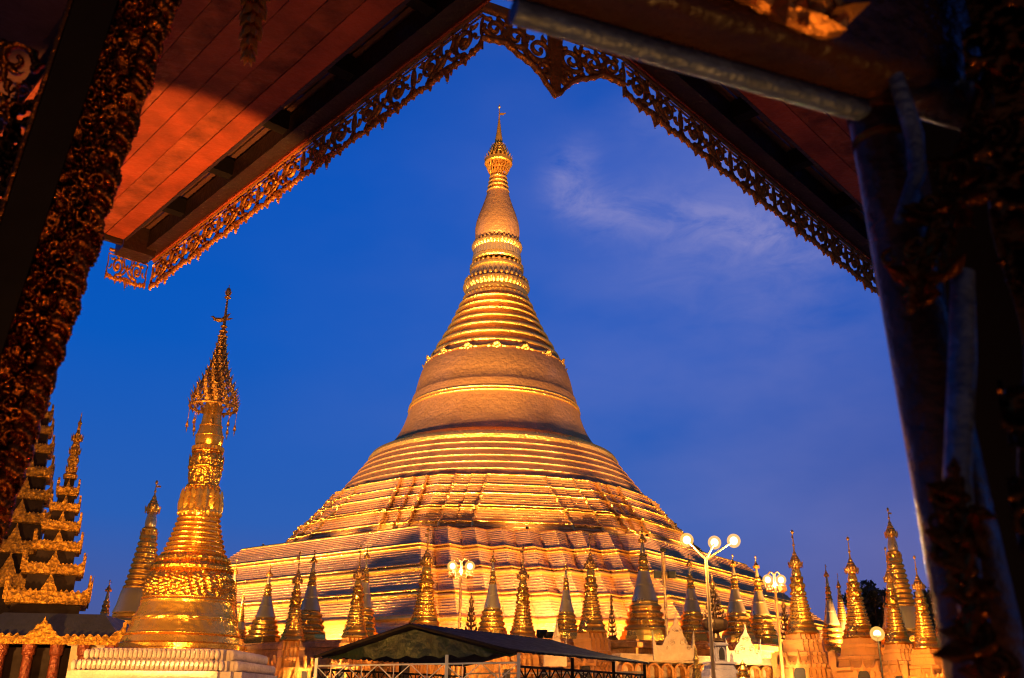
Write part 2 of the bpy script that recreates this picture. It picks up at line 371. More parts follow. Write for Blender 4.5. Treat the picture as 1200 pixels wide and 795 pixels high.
# railing pins along the top edge
oc = lay([('c', 19.9, 29.65, 21.15, 28.95, 3, .1), ('m', 21.15, 29.02, 21.55, 28.8, 4, .3), ('c', 21.59, 28.52, 22.93, 27.61, 4, .08), ('m', 22.93, 27.61, 23.37, 27.33, 4, .55), ('m', 23.42, 27.25, 23.73, 27.04, 4, .35),
          ('c', 23.73, 26.83, 25.15, 25.7, 4, .08), ('m', 25.15, 25.7, 25.55, 25.42, 4, .4), ('c', 25.6, 25.28, 26.49, 24.65, 3, .06), ('m', 26.49, 24.65, 26.8, 24.44, 4, .3), ('c', 26.84, 24.3, 27.91, 23.73, 3, .06), ('m', 27.91, 23.73, 28.31, 23.45, 4, .3)])
b = MB(); b.loft([redent(8, a, 3, .42, 1.9, z) for z, a in oc[0]], mis=oc[1]); b.build('octagonal_terrace', ['pagoda_terrace', 'pagoda_gilt'], pag, ang=25)
ocr = [redent(8, a + .05, 3, .42, 1.9, z) for z, a in oc[0]]
for q in range(8):      # the raised ribs that run up each corner, leaf-edged
    b = MB()
    for j in (7, 11, 13 + 2, 13 + 6):
        pts = [r_[(q * 13 + j) % len(r_)] for r_ in ocr][::3]; b.tube(pts, [.09 + .14 * (i % 3 == 0) for i in range(len(pts))], 6)
    b.build('corner_rib', 'pagoda_gilt', pag)
# circular bands below the bell
rb = []
for i in range(6):
    z0, z1 = 28.1 + i * 1.06, 28.1 + (i + 1) * 1.06; r0, r1 = 23.3 - i * .80, 23.3 - (i + 1) * .80
    rb += [(z0, r0), (z0 + .14, r0 + .04), (z0 + .5, (r0 + r1) / 2 + .10), (z0 + .92, r1 + .09), (z0 + 1.0, r1 + .01)]
b = MB(); b.lathe(rb, 128); b.build('round_terrace', 'pagoda_plate', pag, ang=50)
b = MB(); b.lathe([(34.2, 18.2), (34.3, 18.6), (34.8, 18.65), (35.35, 18.3), (35.7, 17.6), (36.35, 16.4), (36.5, 15.7)], 128); b.build('lip_moulding', 'pagoda_gilt', pag)
bell = [(36.35, 16.0), (36.9, 15.6), (37.8, 14.95), (39.0, 14.25), (40.4, 13.65), (41.8, 13.2), (43.0, 12.92), (44.6, 12.6), (44.9, 12.5), (45.05, 12.28), (46.6, 12.0), (47.8, 11.72), (48.9, 11.4), (49.9, 10.98), (50.8, 10.45), (51.4, 9.95), (51.6, 9.5)]
b = MB(); b.lathe(bell, 128); b.build('bell', 'pagoda_plate', pag, ang=60)
b = MB()
for z, r in ((42.8, 13.0), (43.3, 12.9)): b.torus((0, 0, z), r, .17, 128, 8)
b.build('bell_band', 'pagoda_gilt', pag)
b = MB()
sw = []
for i in range(385):
    a = 2 * PI * i / 384; dip = abs(math.sin(a * 8)) ; zz = 50.6 - .5 * dip; r = float(np.interp(zz, [q_[0] for q_ in bell], [q_[1] for q_ in bell])) + .06
    sw.append((r * math.cos(a), r * math.sin(a), zz))
b.tube(sw, .13, 6)
b.build('garland', 'pagoda_gilt', pag)
fb = MB()   # flower drop, local: x across, z up, y out
for k in range(7):
    a = 2 * PI * k / 7; fb.ell((.55 * math.cos(a), .05, .55 * math.sin(a)), (.3, .18, .3))
fb.ell((0, .12, 0), (.3, .25, .3))
for k in range(4): fb.ell((.12 * math.sin(k * 2), .05, -.8 - k * .42), (.26 - k * .045, .15, .3))
for sx in (-1, 1): fb.tube([(0, 0, -.2), (sx * .5, .1, -.75), (sx * .95, .1, -.7), (sx * .9, .1, -.35)], [.13, .12, .1, .05], 6); fb.ell((sx * 1.3, .05, .1), (.42, .12, .2))
fm = fb.mesh('flower_drop', 'pagoda_gilt')
for k in range(16):
    a = 2 * PI * k / 16 + .04; o = obj('flower_drop', fm, pag, (10.85 * math.cos(a), 10.85 * math.sin(a), 49.95)); o.rotation_euler = (-.5, 0, a - PI / 2); o.scale = (.85, .7, 1.1)
# turban rings
tb = []; mi = []
zs = [51.2, 53.4, 55.0, 57.0, 58.2, 59.5, 61.0, 61.9]; rs = [9.85, 8.75, 7.9, 6.95, 6.45, 5.95, 5.35, 5.05]
zz = np.array([51.3, 53.0, 54.7, 56.3, 57.7, 59.0, 60.3, 61.6])
def turban_r(z): return float(np.interp(z, zs, rs))
for i in range(7):
    z0, z1 = zz[i], zz[i + 1]; h = z1 - z0; r0, r1 = turban_r(z0), turban_r(z1)
    pts = [(z0, r0 - .05), (z0 + .05 * h, r0 + .22), (z0 + .22 * h, r0 + .34), (z0 + .40 * h, r0 + .18), (z0 + .46 * h, r0 - .12), (z0 + .7 * h, r1 + .12), (z0 + .96 * h, r1 - .02)]
    mi += ([0] if tb else []) + [1, 1, 1, 1, 0, 0]; tb += pts
b = MB(); b.lathe(tb, 96, mis=mi); b.build('turban_bands', ['pagoda_plate', 'pagoda_gilt'], pag, ang=60)
# lotus mouldings
def petal(n, amp): return lambda z, a, r: amp * abs(math.sin(a * n / 2)) 
b = MB(); b.lathe([(61.3, 4.7), (61.5, 5.15), (62.0, 5.2), (62.3, 4.95), (62.6, 5.05), (63.0, 5.0), (63.2, 4.75)], 96); b.lathe([(66.6, 4.0), (66.8, 4.35), (67.1, 4.4), (67.4, 4.3), (67.7, 4.0)], 96); b.lathe([(68.4, 3.75), (68.6, 4.0), (69.1, 4.02), (69.3, 3.8)], 96); b.build('lotus_ring', 'pagoda_gilt', pag)
b = MB(); b.lathe([(63.1, 4.7), (63.4, 4.95), (63.9, 5.2), (64.3, 5.1), (64.6, 4.4)], 192, fn=petal(44, .22)); b.build('bead_ring', 'pagoda_gilt', pag); b = MB(); b.lathe([(70.6, 3.6), (70.9, 3.85), (71.3, 4.0), (71.7, 3.85), (71.9, 3.4)], 192, fn=petal(40, .2)); b.build('bead_ring', 'pagoda_gilt', pag)
b = MB(); b.lathe([(64.4, 4.5), (65.2, 4.35), (66.0, 4.15), (66.7, 4.0)], 192, fn=petal(40, .16)); b.lathe([(69.2, 3.85), (69.9, 3.75), (70.7, 3.65)], 192, fn=petal(40, .14)); b.build('lotus_petals', 'silver_gilt', pag)
b = MB()
for z, r, n_, s_ in ((64.9, 4.95, 36, .3), (67.6, 4.15, 30, .28), (71.9, 3.75, 30, .24), (61.9, 5.2, 40, .2)):
    for k in range(n_):
        a = 2 * PI * k / n_; b.ell((r * math.cos(a), r * math.sin(a), z), (s_, s_, s_ * 1.1), n=6, k=4)
b.build('lotus_beads', 'pagoda_gilt', pag)
b = MB(); b.lathe([(71.8, 3.2), (72.3, 3.45), (73.2, 3.62), (74.6, 3.66), (75.8, 3.5), (77.2, 3.12), (78.6, 2.65), (80.0, 2.2), (81.3, 1.85), (81.8, 1.7)], 64); b.build('banana_bud', 'pagoda_plate', pag, ang=60)
b = MB(); b.lathe([(81.5, 1.5), (83.0, 1.35), (85.2, 1.15)], 48)
for k in range(4): b.torus((0, 0, 81.8 + k * .85), 1.72 - k * .12, .2, 48, 8)
b.build('neck_rings', 'pagoda_gilt', pag)
hti = MB(); cz = 87.2
for a in [2 * PI * k / 20 for k in range(20)]:
    for da in (0, PI / 5): hti.tube([(1.25 * math.cos(a), 1.25 * math.sin(a), 84.9), (1.75 * math.cos(a + da / 2), 1.75 * math.sin(a + da / 2), 86), (2.15 * math.cos(a + da), 2.15 * math.sin(a + da), cz)], .09, 5)
hti.lathe([(84.9, .8), (cz, .9), (88.5, .9)], 24)
hti.torus((0, 0, 86.0), 1.72, .1, 40, 6)
hti.build('umbrella_lattice', 'gilt', pag)
hti = MB()
hti.lathe([(cz - .15, 2.2), (cz, 2.38), (cz + .7, 2.34), (cz + .75, 2.05), (cz + .7, 1.6)], 48)
rr = [2.0, 1.7, 1.42, 1.15, .9, .68]
for k, r in enumerate(rr): hti.lathe([(cz + .7 + k * .62, r), (cz + .78 + k * .62, r + .1), (cz + 1.0 + k * .62, r + .04), (cz + 1.32 + k * .62, r - .3)], 40)
for k, r in enumerate([2.33] + rr[:4]):
    for q in range(20):
        a = 2 * PI * q / 20; e = np.array([math.cos(a), math.sin(a), 0]); hti.leaf(e * r + [0, 0, cz + .65 + max(0, k) * .6], (0, 0, 1), e, .62, .4, .1, .3)
hti.build('umbrella_crown', 'gilt', pag)
hti = MB(); hti.lathe([(90.8, .62), (92.0, .66), (93.0, .5), (94.6, .32), (96.0, .17), (97.0, .1), (98.4, .07)], 20)
hti.build('finial_spire', 'gilt', pag)
b = MB(); b.box((.42, 0, 97.3), (.8, .06, .42)); b.box((.95, 0, 97.42), (.4, .05, .2)); b.build('weather_vane', 'gilt', pag)
b = MB(); b.ell((0, 0, 98.75), (.22, .22, .3), n=12, k=8); b.lathe([(99.0, .06), (99.5, .015)], 8); b.build('diamond_bud', 'silver_gilt', pag)

# plinth the small stupas stand on: its wall is mostly hidden behind shrines
pl = thing('terrace_plinth', 'broad cream terrace plinth carrying the ring of small stupas at the pagoda foot', 'plinth', PC)
b = MB(); b.loft([redent(4, a, 4, 2.15, 2.1, z) for z, a in ((0, 55.2), (.5, 55.2), (.55, 54.8), (5.7, 54.8), (5.75, 55.1), (6.1, 55.1), (6.15, 54.9), (6.3, 54.9))]); b.build('retaining_wall', 'gold_paint', pl, ang=25)

# ------------------------------------------------------------------ floodlights assumed round the pagoda foot
def floodlight(loc, target, power, label, col=SODIUM, size=70, s=.45, hc=.5):
    t = thing('floodlight', label, 'floodlight', loc, 'assumed floodlights at the pagoda foot')
    d = Vector(target) - Vector(tuple(map(float, loc))); d.normalize(); q = d.to_track_quat('-Z', 'Y'); Rm = np.array(q.to_matrix()); c = np.array([0, 0, hc])
    b = MB(); b.loft([[c + Rm @ np.array([x * k, y * k, z]) for x, y in ((-1, -1), (1, -1), (1, 1), (-1, 1))] for z, k in ((.5 * s, .5 * s), (.3 * s, .8 * s), (-.12 * s, s))]); b.build('housing', 'black_metal', t)
    b = MB(); b.box(c + Rm @ np.array([0, 0, -.16 * s]), (1.8 * s, 1.8 * s, .04 * s), Rm); b.build('lens', 'flood_glow', t)
    b = MB(); b.tube([(-.9 * s, 0, hc), (-.9 * s, 0, .06), (.9 * s, 0, .06), (.9 * s, 0, hc)], .04, 6); b.box((0, 0, .03), (.5, .5, .06)); b.build('bracket', 'black_metal', t)
    light('SPOT', c + Rm @ np.array([0, 0, -.3 * s]), None, power, col, t, size, .6, .4).rotation_euler = q.to_euler()
    return t
FL = []
tlv = np.array([-math.sin(AZ), math.cos(AZ), 0]); trv = np.array([math.cos(AZ), math.sin(AZ), 0])
for s_ in (36, 22, 8, -6, -20): FL.append((PC + nl * 48.8 + tlv * s_ * .8, PC + nl * 30 + tlv * s_ * .6 + [0, 0, 17], 60e3))
for s_ in (-20, -6, 10, 26): FL.append((PC + nr * 48.8 + trv * s_ * .9, PC + nr * 30 + trv * s_ * .6 + [0, 0, 18], 70e3))
for c1, c2 in ((46.5, 34.5), (40.6, 40.6), (34.5, 46.5)): FL.append((PC + nl * c1 + nr * c2, PC + (nl + nr) * 18 + [0, 0, 19], 105e3))
for c1, c2, z_ in ((31, 60, 12), (36, 58, 17)): FL.append((PC + nl * c1 + nr * c2 - [0, 0, 6.3], PC + (nl + nr) * 24 + nl * 4 + [0, 0, z_], 260e3))  # two more added to brighten the right-facing corner folds
for i, (p, t, w) in enumerate(FL):
    floodlight(p + [0, 0, 6.3], t, w, 'assumed squat black floodlight glowing at the foot of the great pagoda behind the small stupas', SODIUM, 110)
# more of them assumed up on the terrace roof, washing the octagon and the bell from close below
for e_, s_, w in ((nl, 12, 3e3), (nl, 0, 3e3), (nl, -11, 3e3), (nr, -11, 4e3), (nr, 3, 4e3), ((nl + nr) / 2 ** .5, 0, 4.5e3), (nl * .924 + (nl + nr) * .27, 0, 4e3), (nr * .924 + (nl + nr) * .27, 0, 4e3)):
    t_ = np.array([-e_[1], e_[0], 0]) * (1 if e_ @ nr > .9 else -1); e_ = e_ / np.linalg.norm(e_); k_ = 31.5 if max(abs(e_ @ nl), abs(e_ @ nr)) > .95 else 32.4
    floodlight(PC + e_ * k_ + t_ * s_ + [0, 0, 19.95], PC + e_ * 17 + t_ * s_ * .6 + [0, 0, 36], w, 'assumed squat black floodlight glowing at the foot of the great pagoda behind the small stupas', SODIUM, 125, .16, .22)
for p, z, w, sz in ((nl * 74 + tlv * 8, 38, 480e3, 46), (nl * 72 - tlv * 14, 56, 560e3, 34), (nr * 66 - trv * 14, 40, 520e3, 46), (np.array([5.2, -60, 6.3]), 34, 200e3, 60), (np.array([5.8, -59.2, 6.3]), 89, 2.0e6, 18)):
    floodlight(PC + p, PC + [0, 0, z], w, 'assumed squat black floodlight glowing at the foot of the great pagoda behind the small stupas', (1.0, .52, .20), sz)


# ------------------------------------------------------------------ small stupas
def leaf_ring(b, z, r, n, h, w, curl=.35, t=.12, a0=0):
    for k in range(n):
        a = a0 + 2 * PI * k / n; e = np.array([math.cos(a), math.sin(a), 0]); b.leaf(e * r + [0, 0, z], (0, 0, 1), e, h, w, t, curl)
def umbrella(z0, z1, r, n=14):
    b = MB(); h = z1 - z0
    b.lathe([(z0 - .05 * h, r * .72), (z0, r), (z0 + .10 * h, r * 1.02), (z0 + .2 * h, r * .82), (z0 + .34 * h, r * .66), (z0 + .38 * h, r * .74), (z0 + .52 * h, r * .46), (z0 + .56 * h, r * .53), (z0 + .74 * h, r * .28), (z0 + .78 * h, r * .32), (z1, r * .1)], 18)
    leaf_ring(b, z0 - .02 * h, r * .98, n, -.16 * h, r * .35, .2); leaf_ring(b, z0 + .1 * h, r * .98, n, .2 * h, r * .32, .25)
    return b
def rod(z0, z1, r):
    b = MB(); h = z1 - z0; b.lathe([(z0, r), (z0 + .5 * h, r * .7), (z1, r * .25)], 6)
    b.ell((0, 0, z0 + .86 * h), (r * 1.7, r * 1.7, r * 2.6)); b.ell((0, 0, z0 + .3 * h), (r * 1.6, r * 1.6, r * 1.6)); b.box((r * 3, 0, z0 + .62 * h), (r * 5.5, r * .6, .12 * h)); return b
def bulges(z0, r0, z1, r1, n, out, ease=1.0):
    pr = []
    for i in range(n):
        f0, f1 = (i / n), ((i + 1) / n); za, zb = z0 + (z1 - z0) * f0, z0 + (z1 - z0) * f1; ra, rb_ = r0 + (r1 - r0) * f0 ** ease, r0 + (r1 - r0) * f1 ** ease
        h = zb - za; pr += [(za, ra), (za + .1 * h, ra + out), (za + .35 * h, ra + out * 1.25), (za + .6 * h, ra * .4 + rb_ * .6 + out), (za + .72 * h, rb_ - out * .1), (za + .97 * h, rb_ - out * .1)]
    return pr
KIND = {}
def parts_bell():      # silver bell on round gilded tiers
    P = []
    b = MB(); b.lathe([(0, .25), (.045, .25), (.05, .235), (.09, .228)], 8, a0=PI / 8); b.lathe(bulges(.09, .198, .335, .128, 4, .012), 40); P.append(('tiered_base', b.mesh('tiered_base', 'gilt'), 1))
    b = MB(); b.lathe([(.333, .118), (.342, .130), (.355, .128), (.37, .122), (.40, .110), (.44, .097), (.475, .087), (.478, .091), (.490, .09), (.493, .083), (.53, .072), (.575, .060), (.605, .054)], 40); P.append(('bell', b.mesh('bell', 'silver_gilt'), 0))
    b = MB(); b.lathe([(.60, .044), (.605, .056), (.62, .057), (.63, .044), (.645, .050), (.66, .040), (.68, .037), (.685, .047), (.70, .048), (.71, .036), (.73, .033), (.738, .040), (.752, .037), (.76, .024)], 40, fn=lambda z, a, r: .003 * math.cos(a * 10)); leaf_ring(b, .672, .044, 10, .03, .026); leaf_ring(b, .70, .05, 10, -.028, .028); P.append(('lotus_bands', b.mesh('lotus_bands', 'gilt'), 1))
    b = MB(); b.lathe([(.755, .021), (.77, .026), (.79, .026), (.82, .021), (.86, .013), (.89, .010)], 20); P.append(('bud', b.mesh('bud', 'silver_gilt'), 0))
    P.append(('umbrella_crown', umbrella(.872, .945, .044).mesh('umbrella_crown', 'gilt'), 0)); P.append(('finial_rod', rod(.94, 1.0, .0055).mesh('finial_rod', 'gilt'), 0)); return P
def parts_ringed():    # ringed cone over a squat bell
    P = []
    b = MB(); b.lathe([(0, .25), (.05, .25), (.055, .23), (.10, .222)], 8, a0=PI / 8); b.lathe(bulges(.10, .195, .28, .14, 3, .010), 40); P.append(('tiered_base', b.mesh('tiered_base', 'gilt'), 1))
    b = MB(); b.lathe([(.278, .128), (.288, .142), (.30, .138), (.33, .126), (.37, .117), (.40, .110), (.415, .1)], 40); P.append(('bell', b.mesh('bell', 'silver_gilt'), 0))
    b = MB(); b.lathe(bulges(.41, .098, .67, .047, 9, .006, .85), 36); P.append(('ringed_cone', b.mesh('ringed_cone', 'gilt'), 1))
    b = MB(); b.lathe([(.668, .04), (.675, .05), (.69, .05), (.70, .042), (.72, .039), (.73, .044), (.74, .03)], 30, fn=lambda z, a, r: .003 * math.cos(a * 10)); leaf_ring(b, .69, .044, 10, .035, .026); P.append(('lotus_bands', b.mesh('lotus_bands', 'gilt'), 1))
    b = MB(); b.lathe([(.735, .029), (.755, .034), (.775, .033), (.82, .023), (.86, .015)], 20); P.append(('bud', b.mesh('bud', 'silver_gilt'), 0))
    P.append(('umbrella_crown', umbrella(.83, .92, .045).mesh('umbrella_crown', 'gilt'), 0)); P.append(('finial_rod', rod(.91, 1.0, .0050).mesh('finial_rod', 'gilt'), 0)); return P
def flame_panel(w, h, t, n=46, spikes=7, horns=True):
    """a pediment: a tall middle flame, scalloped shoulders and upturned ends (x across, z up, thickness y)"""
    top = []
    for i in range(n + 1):
        u = -1 + 2 * i / n; m = max(0, 1 - abs(u) / .36) ** 1.25 * (1 - .12 * abs(math.sin(u * 38)))
        s = .26 + .13 * abs(math.sin((abs(u) - .36) * PI * spikes / 1.28)) if abs(u) > .3 else .3
        k = .62 * max(0, (abs(u) - .84) / .16) ** 1.4 if horns else 0
        top.append((u * w / 2 * (1 + (.05 if abs(u) > .93 else 0)), h * max(m, s, .26 + k)))
    b = MB(); vs = []; fs = []
    for x, z in top: vs += [(x, -t / 2, 0), (x, -t / 2 - t * .3, z * .5), (x, -t / 2, z), (x, t / 2, z), (x, t / 2, 0)]
    m_ = len(top)
    for i in range(m_ - 1):
        for q in range(5): fs.append((i * 5 + q, (i + 1) * 5 + q, (i + 1) * 5 + (q + 1) % 5, i * 5 + (q + 1) % 5))
    fs += [(0, 1, 2, 3, 4), tuple((m_ - 1) * 5 + q for q in (4, 3, 2, 1, 0))]
    return b.add(vs, fs)
def rot(b, a, off=(0, 0, 0)):
    c, s_ = math.cos(a), math.sin(a); b.v = [(x * c - y * s_ + off[0], x * s_ + y * c + off[1], z + off[2]) for x, y, z in b.v]; return b
def parts_shrine():    # gilded spire over a painted brick shrine with niches
    P = []
    sh = [(0, .135), (.03, .135), (.032, .128), (.20, .124), (.21, .132), (.225, .134), (.228, .118), (.30, .112), (.31, .118), (.325, .119), (.328, .105), (.36, .098), (.365, .102), (.38, .101), (.383, .090), (.42, .084), (.425, .087), (.44, .086), (.443, .077), (.472, .073)]
    b = MB(); b.loft([redent(4, a, 2, .016, .018, z, 0) for z, a in sh]); P.append(('brick_shrine', b.mesh('brick_shrine', 'gold_paint', 25), 2))
    for k in range(4):
        a = k * PI / 2; f = MB()
        p = flame_panel(.10, .085, .022, 30, 4); f.add([(x, y, z + .305) for x, y, z in p.v], p.f)
        for sx in (-1, 1): f.box((sx * .034, 0, .268), (.016, .026, .08)); f.lathe([(.2, .011), (.235, .013), (.26, .005), (.29, .002)], 8, c=(sx * .075, -.004, 0))
        f.box((0, 0, .223), (.1, .03, .012)); rot(f, a + PI / 2, (.122 * math.cos(a), .122 * math.sin(a), 0)); P.append(('niche', f.mesh('niche', 'gold_paint'), 2))
        d = MB(); pts = [(-.026, 0), (.026, 0), (.026, .05), (.018, .072), (0, .09), (-.018, .072), (-.026, .05)]
        d.loft([[(x, y, z + .229) for x, z in pts] for y in (-.006, .01)]); rot(d, a + PI / 2, (.122 * math.cos(a), .122 * math.sin(a), 0)); P.append(('niche_opening', d.mesh('niche_opening', 'niche_dark'), 'sub'))
    b = MB(); b.lathe([(.468, .066), (.474, .075), (.482, .074), (.488, .066), (.50, .062), (.503, .066), (.512, .065), (.516, .058), (.53, .054)], 36, fn=lambda z, a, r: .0016 * math.cos(a * 14)); P.append(('bell', b.mesh('bell', 'gilt_relief'), 1))
    b = MB(); b.lathe(bulges(.53, .053, .66, .031, 7, .0036, .85), 32); P.append(('ringed_cone', b.mesh('ringed_cone', 'gilt'), 0))
    b = MB(); b.lathe([(.66, .029), (.664, .036), (.675, .036), (.682, .028), (.70, .030), (.705, .035), (.716, .034), (.722, .026), (.74, .024), (.744, .029), (.752, .028), (.756, .02)], 30, fn=lambda z, a, r: .002 * math.cos(a * 9)); leaf_ring(b, .682, .026, 9, .024, .016); leaf_ring(b, .722, .023, 9, .022, .014); P.append(('lotus_bands', b.mesh('lotus_bands', 'gilt_relief'), 0))
    b = MB(); b.lathe([(.753, .019), (.765, .022), (.775, .021), (.80, .015), (.825, .011)], 18); P.append(('bud', b.mesh('bud', 'gilt'), 0))
    P.append(('umbrella_crown', umbrella(.81, .885, .032).mesh('umbrella_crown', 'gilt_old'), 0)); P.append(('finial_rod', rod(.88, 1.0, .0042).mesh('finial_rod', 'gilt_old'), 0)); return P
def parts_lacy():      # tiers of curling leaves on a stem over a bowl
    P = []
    b = MB(); b.lathe([(0, .13), (.04, .13), (.05, .07), (.12, .05), (.14, .09), (.16, .15), (.21, .19), (.27, .2), (.31, .18), (.33, .13), (.34, .05)], 28, fn=lambda z, a, r: .012 * math.cos(a * 12) * (r > .1)); P.append(('offering_bowl', b.mesh('offering_bowl', 'bronze_dark'), 0))
    b = MB()
    for k in range(8):
        z = .34 + k * .062; r = .165 * (1 - k / 8.6); b.torus((0, 0, z), r * .8, .006, 20, 5)
        for q in range(10):
            a = 2 * PI * (q + .5 * (k % 2)) / 10; e = np.array([math.cos(a), math.sin(a), 0]); b.tube([e * .01 + [0, 0, z - .02], e * r * .7 + [0, 0, z - .005], e * r + [0, 0, z + .015], e * r * 1.06 + [0, 0, z + .045], e * r * .9 + [0, 0, z + .052]], [.005, .008, .011, .008, .003], 5)
    P.append(('leaf_tiers', b.mesh('leaf_tiers', 'bronze_dark'), 0))
    b = MB(); b.lathe([(.3, .03), (.5, .025), (.8, .015), (.87, .012)], 10); P.append(('stem', b.mesh('stem', 'bronze_dark'), 0))
    P.append(('umbrella_crown', umbrella(.83, .92, .06).mesh('umbrella_crown', 'gilt_old'), 0)); P.append(('finial_rod', rod(.91, 1.0, .006).mesh('finial_rod', 'gilt_old'), 0)); return P
KIND = {'bell': parts_bell(), 'ringed': parts_ringed(), 'shrine': parts_shrine(), 'lacy': parts_lacy()}
NAMES = {'bell': 'small_stupa', 'ringed': 'small_stupa', 'shrine': 'shrine_stupa', 'lacy': 'leaf_tree_ornament'}
GROUPS = {'bell': 'small stupas ringing the great pagoda', 'ringed': 'small stupas ringing the great pagoda', 'shrine': 'shrine stupas in the front row', 'lacy': 'leafy bronze ornaments among the stupas'}
ZP = 6.3
def stupa(kind, tx, ty, Y, z0, wf, label, cat='stupa', rz=0.3):
    if z0 == ZP:      # on the plinth, behind its edge
        for Y in np.arange(70, 112, .25):
            p = at(tx, ty, Y) - PC
            if p @ nl < 52.4 and p @ nr < 52.4 and p @ (nl + nr) < 88.4: break
    if kind == 'bell': wf *= .9
    p = at(tx, ty, Y); H = p[2] - z0
    t = thing(NAMES[kind], label, cat, (p[0], p[1], z0), GROUPS[kind], rz); last = None
    for nm, me, _ in KIND[kind]:
        o = obj(nm, me, last if _ == 'sub' else t)
        if _ != 'sub': last = o
    t.scale = (H * wf, H * wf, H); return t
ZP = 6.3
ST = [
 ('ringed', 184, 563, 56, 3.2, .88, 'silver ringed stupa with a dark base between the tiered pavilions and the big gold stupa'),
 ('bell', 129, 680, 90, 4.5, 1.0, 'tiny far stupa showing only its gold tip beside the tiered pavilion roof'),
 ('ringed', 268, 672, 88, ZP, .7, 'slim gold pinnacle touching the right side of the big ornate stupa'),
 ('ringed', 278, 655, 84, ZP, .62, 'tallest slim gold pinnacle just right of the big ornate stupa'),
 ('ringed', 286, 690, 86, ZP, .75, 'shortest slim gold pinnacle just right of the big ornate stupa'),
 ('bell', 317, 663, 92, ZP, 1.12, 'leftmost silver bell stupa against the pagoda terrace, left of the niche shrine'),
 ('shrine', 352, 645, 70, 0, 1.0, 'gold spire on an orange shrine with two green niches left of the tent'),
 ('bell', 369, 645, 90, ZP, 1.0, 'silver bell stupa on gold tiers directly behind the niche shrine left of the tent'),
 ('shrine', 423, 638, 74, 0, 1.05, 'gold relief stupa rising over the left slope of the tent roof'),
 ('bell', 431, 640, 92, ZP, .8, 'slim silver gold stupa half hidden behind the gold one over the tent left slope'),
 ('shrine', 502, 618, 72, 0, 1.2, 'dark gold tall stupa rising behind the tent gable peak, left of the twin lamp'),
 ('bell', 578, 645, 86, ZP, .86, 'silver bell stupa right of the twin lamp above the tent ridge'),
 ('shrine', 613, 638, 74, 0, 1.12, 'dark ringed gold stupa above the middle of the tent ridge'),
 ('bell', 663, 655, 84, ZP, .82, 'silver bell stupa above the right part of the tent roof, behind a white gable'),
 ('shrine', 691, 622, 70, 0, 1.05, 'tall gold spire on an orange base at the right end of the tent roof'),
 ('bell', 752, 618, 86, ZP, 1.02, 'largest silver bell stupa on broad gold tiers behind the white scrolled gable'),
 ('bell', 807, 650, 88, ZP, .92, 'silver bell stupa just left of the three globe lamp post'),
 ('bell', 858, 650, 88, ZP, .95, 'silver gold stupa right of the three globe lamp post, under its right globe'),
 ('bell', 885, 652, 84, ZP, .95, 'silver gold stupa left of the twin lamp at the pagoda right edge'),
 ('shrine', 928, 620, 66, 0, 1.12, 'tall gold spire on an orange shrine just right of the rightmost twin lamp'),
 ('bell', 967, 662, 84, ZP, .75, 'slim silver gold stupa between two tall orange shrine stupas'),
 ('ringed', 981, 672, 92, ZP, .62, 'thin gold stupa peeping out left of the second orange shrine spire'),
 ('ringed', 992, 684, 98, ZP, .6, 'thinnest gold stupa close against the second orange shrine spire'),
 ('shrine', 993, 628, 64, 0, 1.15, 'tall gold spire on an orange shrine beside the bright low lamp'),
 ('ringed', 1040, 595, 74, 3.5, .85, 'tallest stupa on the right with a silver bell and ringed gold cone before dark trees'),
 ('shrine', 1037, 640, 62, 0, .95, 'dark gold shrine spire standing right in front of the tallest right stupa'),
 ('shrine', 1071, 650, 60, 0, 1.1, 'ringed gold shrine stupa rightmost before the dark pavilion post'),
 ('ringed', 1035, 698, 95, ZP, .6, 'tiny gold spire glinting above the bright low lamp'),
 ('bell', 1096, 716, 90, 4, .9, 'small dark stupa in front of the trees by the pavilion post'),
 ('lacy', 553, 690, 76, 4.2, .6, 'dark leafy ornament tree above the tent ridge under the twin lamp'),
 ('lacy', 716, 690, 80, 5.0, .4, 'slim dark leafy ornament behind the tall gold spire right of the tent'),
 ('lacy', 834, 672, 50, 4.75, .95, 'dark leafy cone on a bowl standing over the small white shrine'),
 ('lacy', 917, 697, 70, 4.2, .62, 'dark leafy cone with a bowl beside the twin lamp at the pagoda right edge'),
]
for i, a in enumerate(ST): stupa(*a, cat='ornament' if a[0] == 'lacy' else 'stupa', rz=.35 + .2 * (i % 4) if a[0] != 'shrine' else A0 + .15 * (i % 3))

# ------------------------------------------------------------------ big ornate gold stupa on the left
YB = 30.0; bb = at(213, 764, YB); 
big = thing('ornate_stupa', 'big ornate gold stupa with a leafy crown on a white petalled plinth at the left', 'stupa', (bb[0], bb[1], 0))
def pz(y): 
    x = 213 + (764 - y) * 57 / 431; return at(x, y, YB)[2]
def pr_(y, hw): return hw * depth(at(213 + (764 - y) * 57 / 431, y, YB)) / FPX
def pp(lst): return [(pz(y), pr_(y, hw)) for y, hw in lst]
def relief(n, m, amp, zz0, zz1):
    def f(z, a, r):
        v = (z - zz0) / (zz1 - zz0)
        if not 0 < v < 1: return 0
        w = math.sin(PI * v) ** .5
        return amp * w * (.5 * math.sin(n * a + 5 * math.sin(m * v * PI)) * math.cos(m * v * 2 * PI) + .5 * abs(math.sin(n * .5 * a + 2.2 * v)) + .35 * math.sin(n * 1.7 * a + 9 * v))
    return f
b = MB(); b.lathe(pp([(770, 78), (763, 78), (762, 73), (757, 73), (755, 69), (748, 67)]), 96); b.build('base_rim', 'gilt', big)
pb = [(749, 67), (746, 64), (741, 62.5), (735, 60), (729, 58.5), (726, 58.8), (722, 56), (718, 54.5), (714, 53.5), (710, 52.3), (706, 52.5), (704, 51)]
zr0, zr1 = pz(741), pz(710)
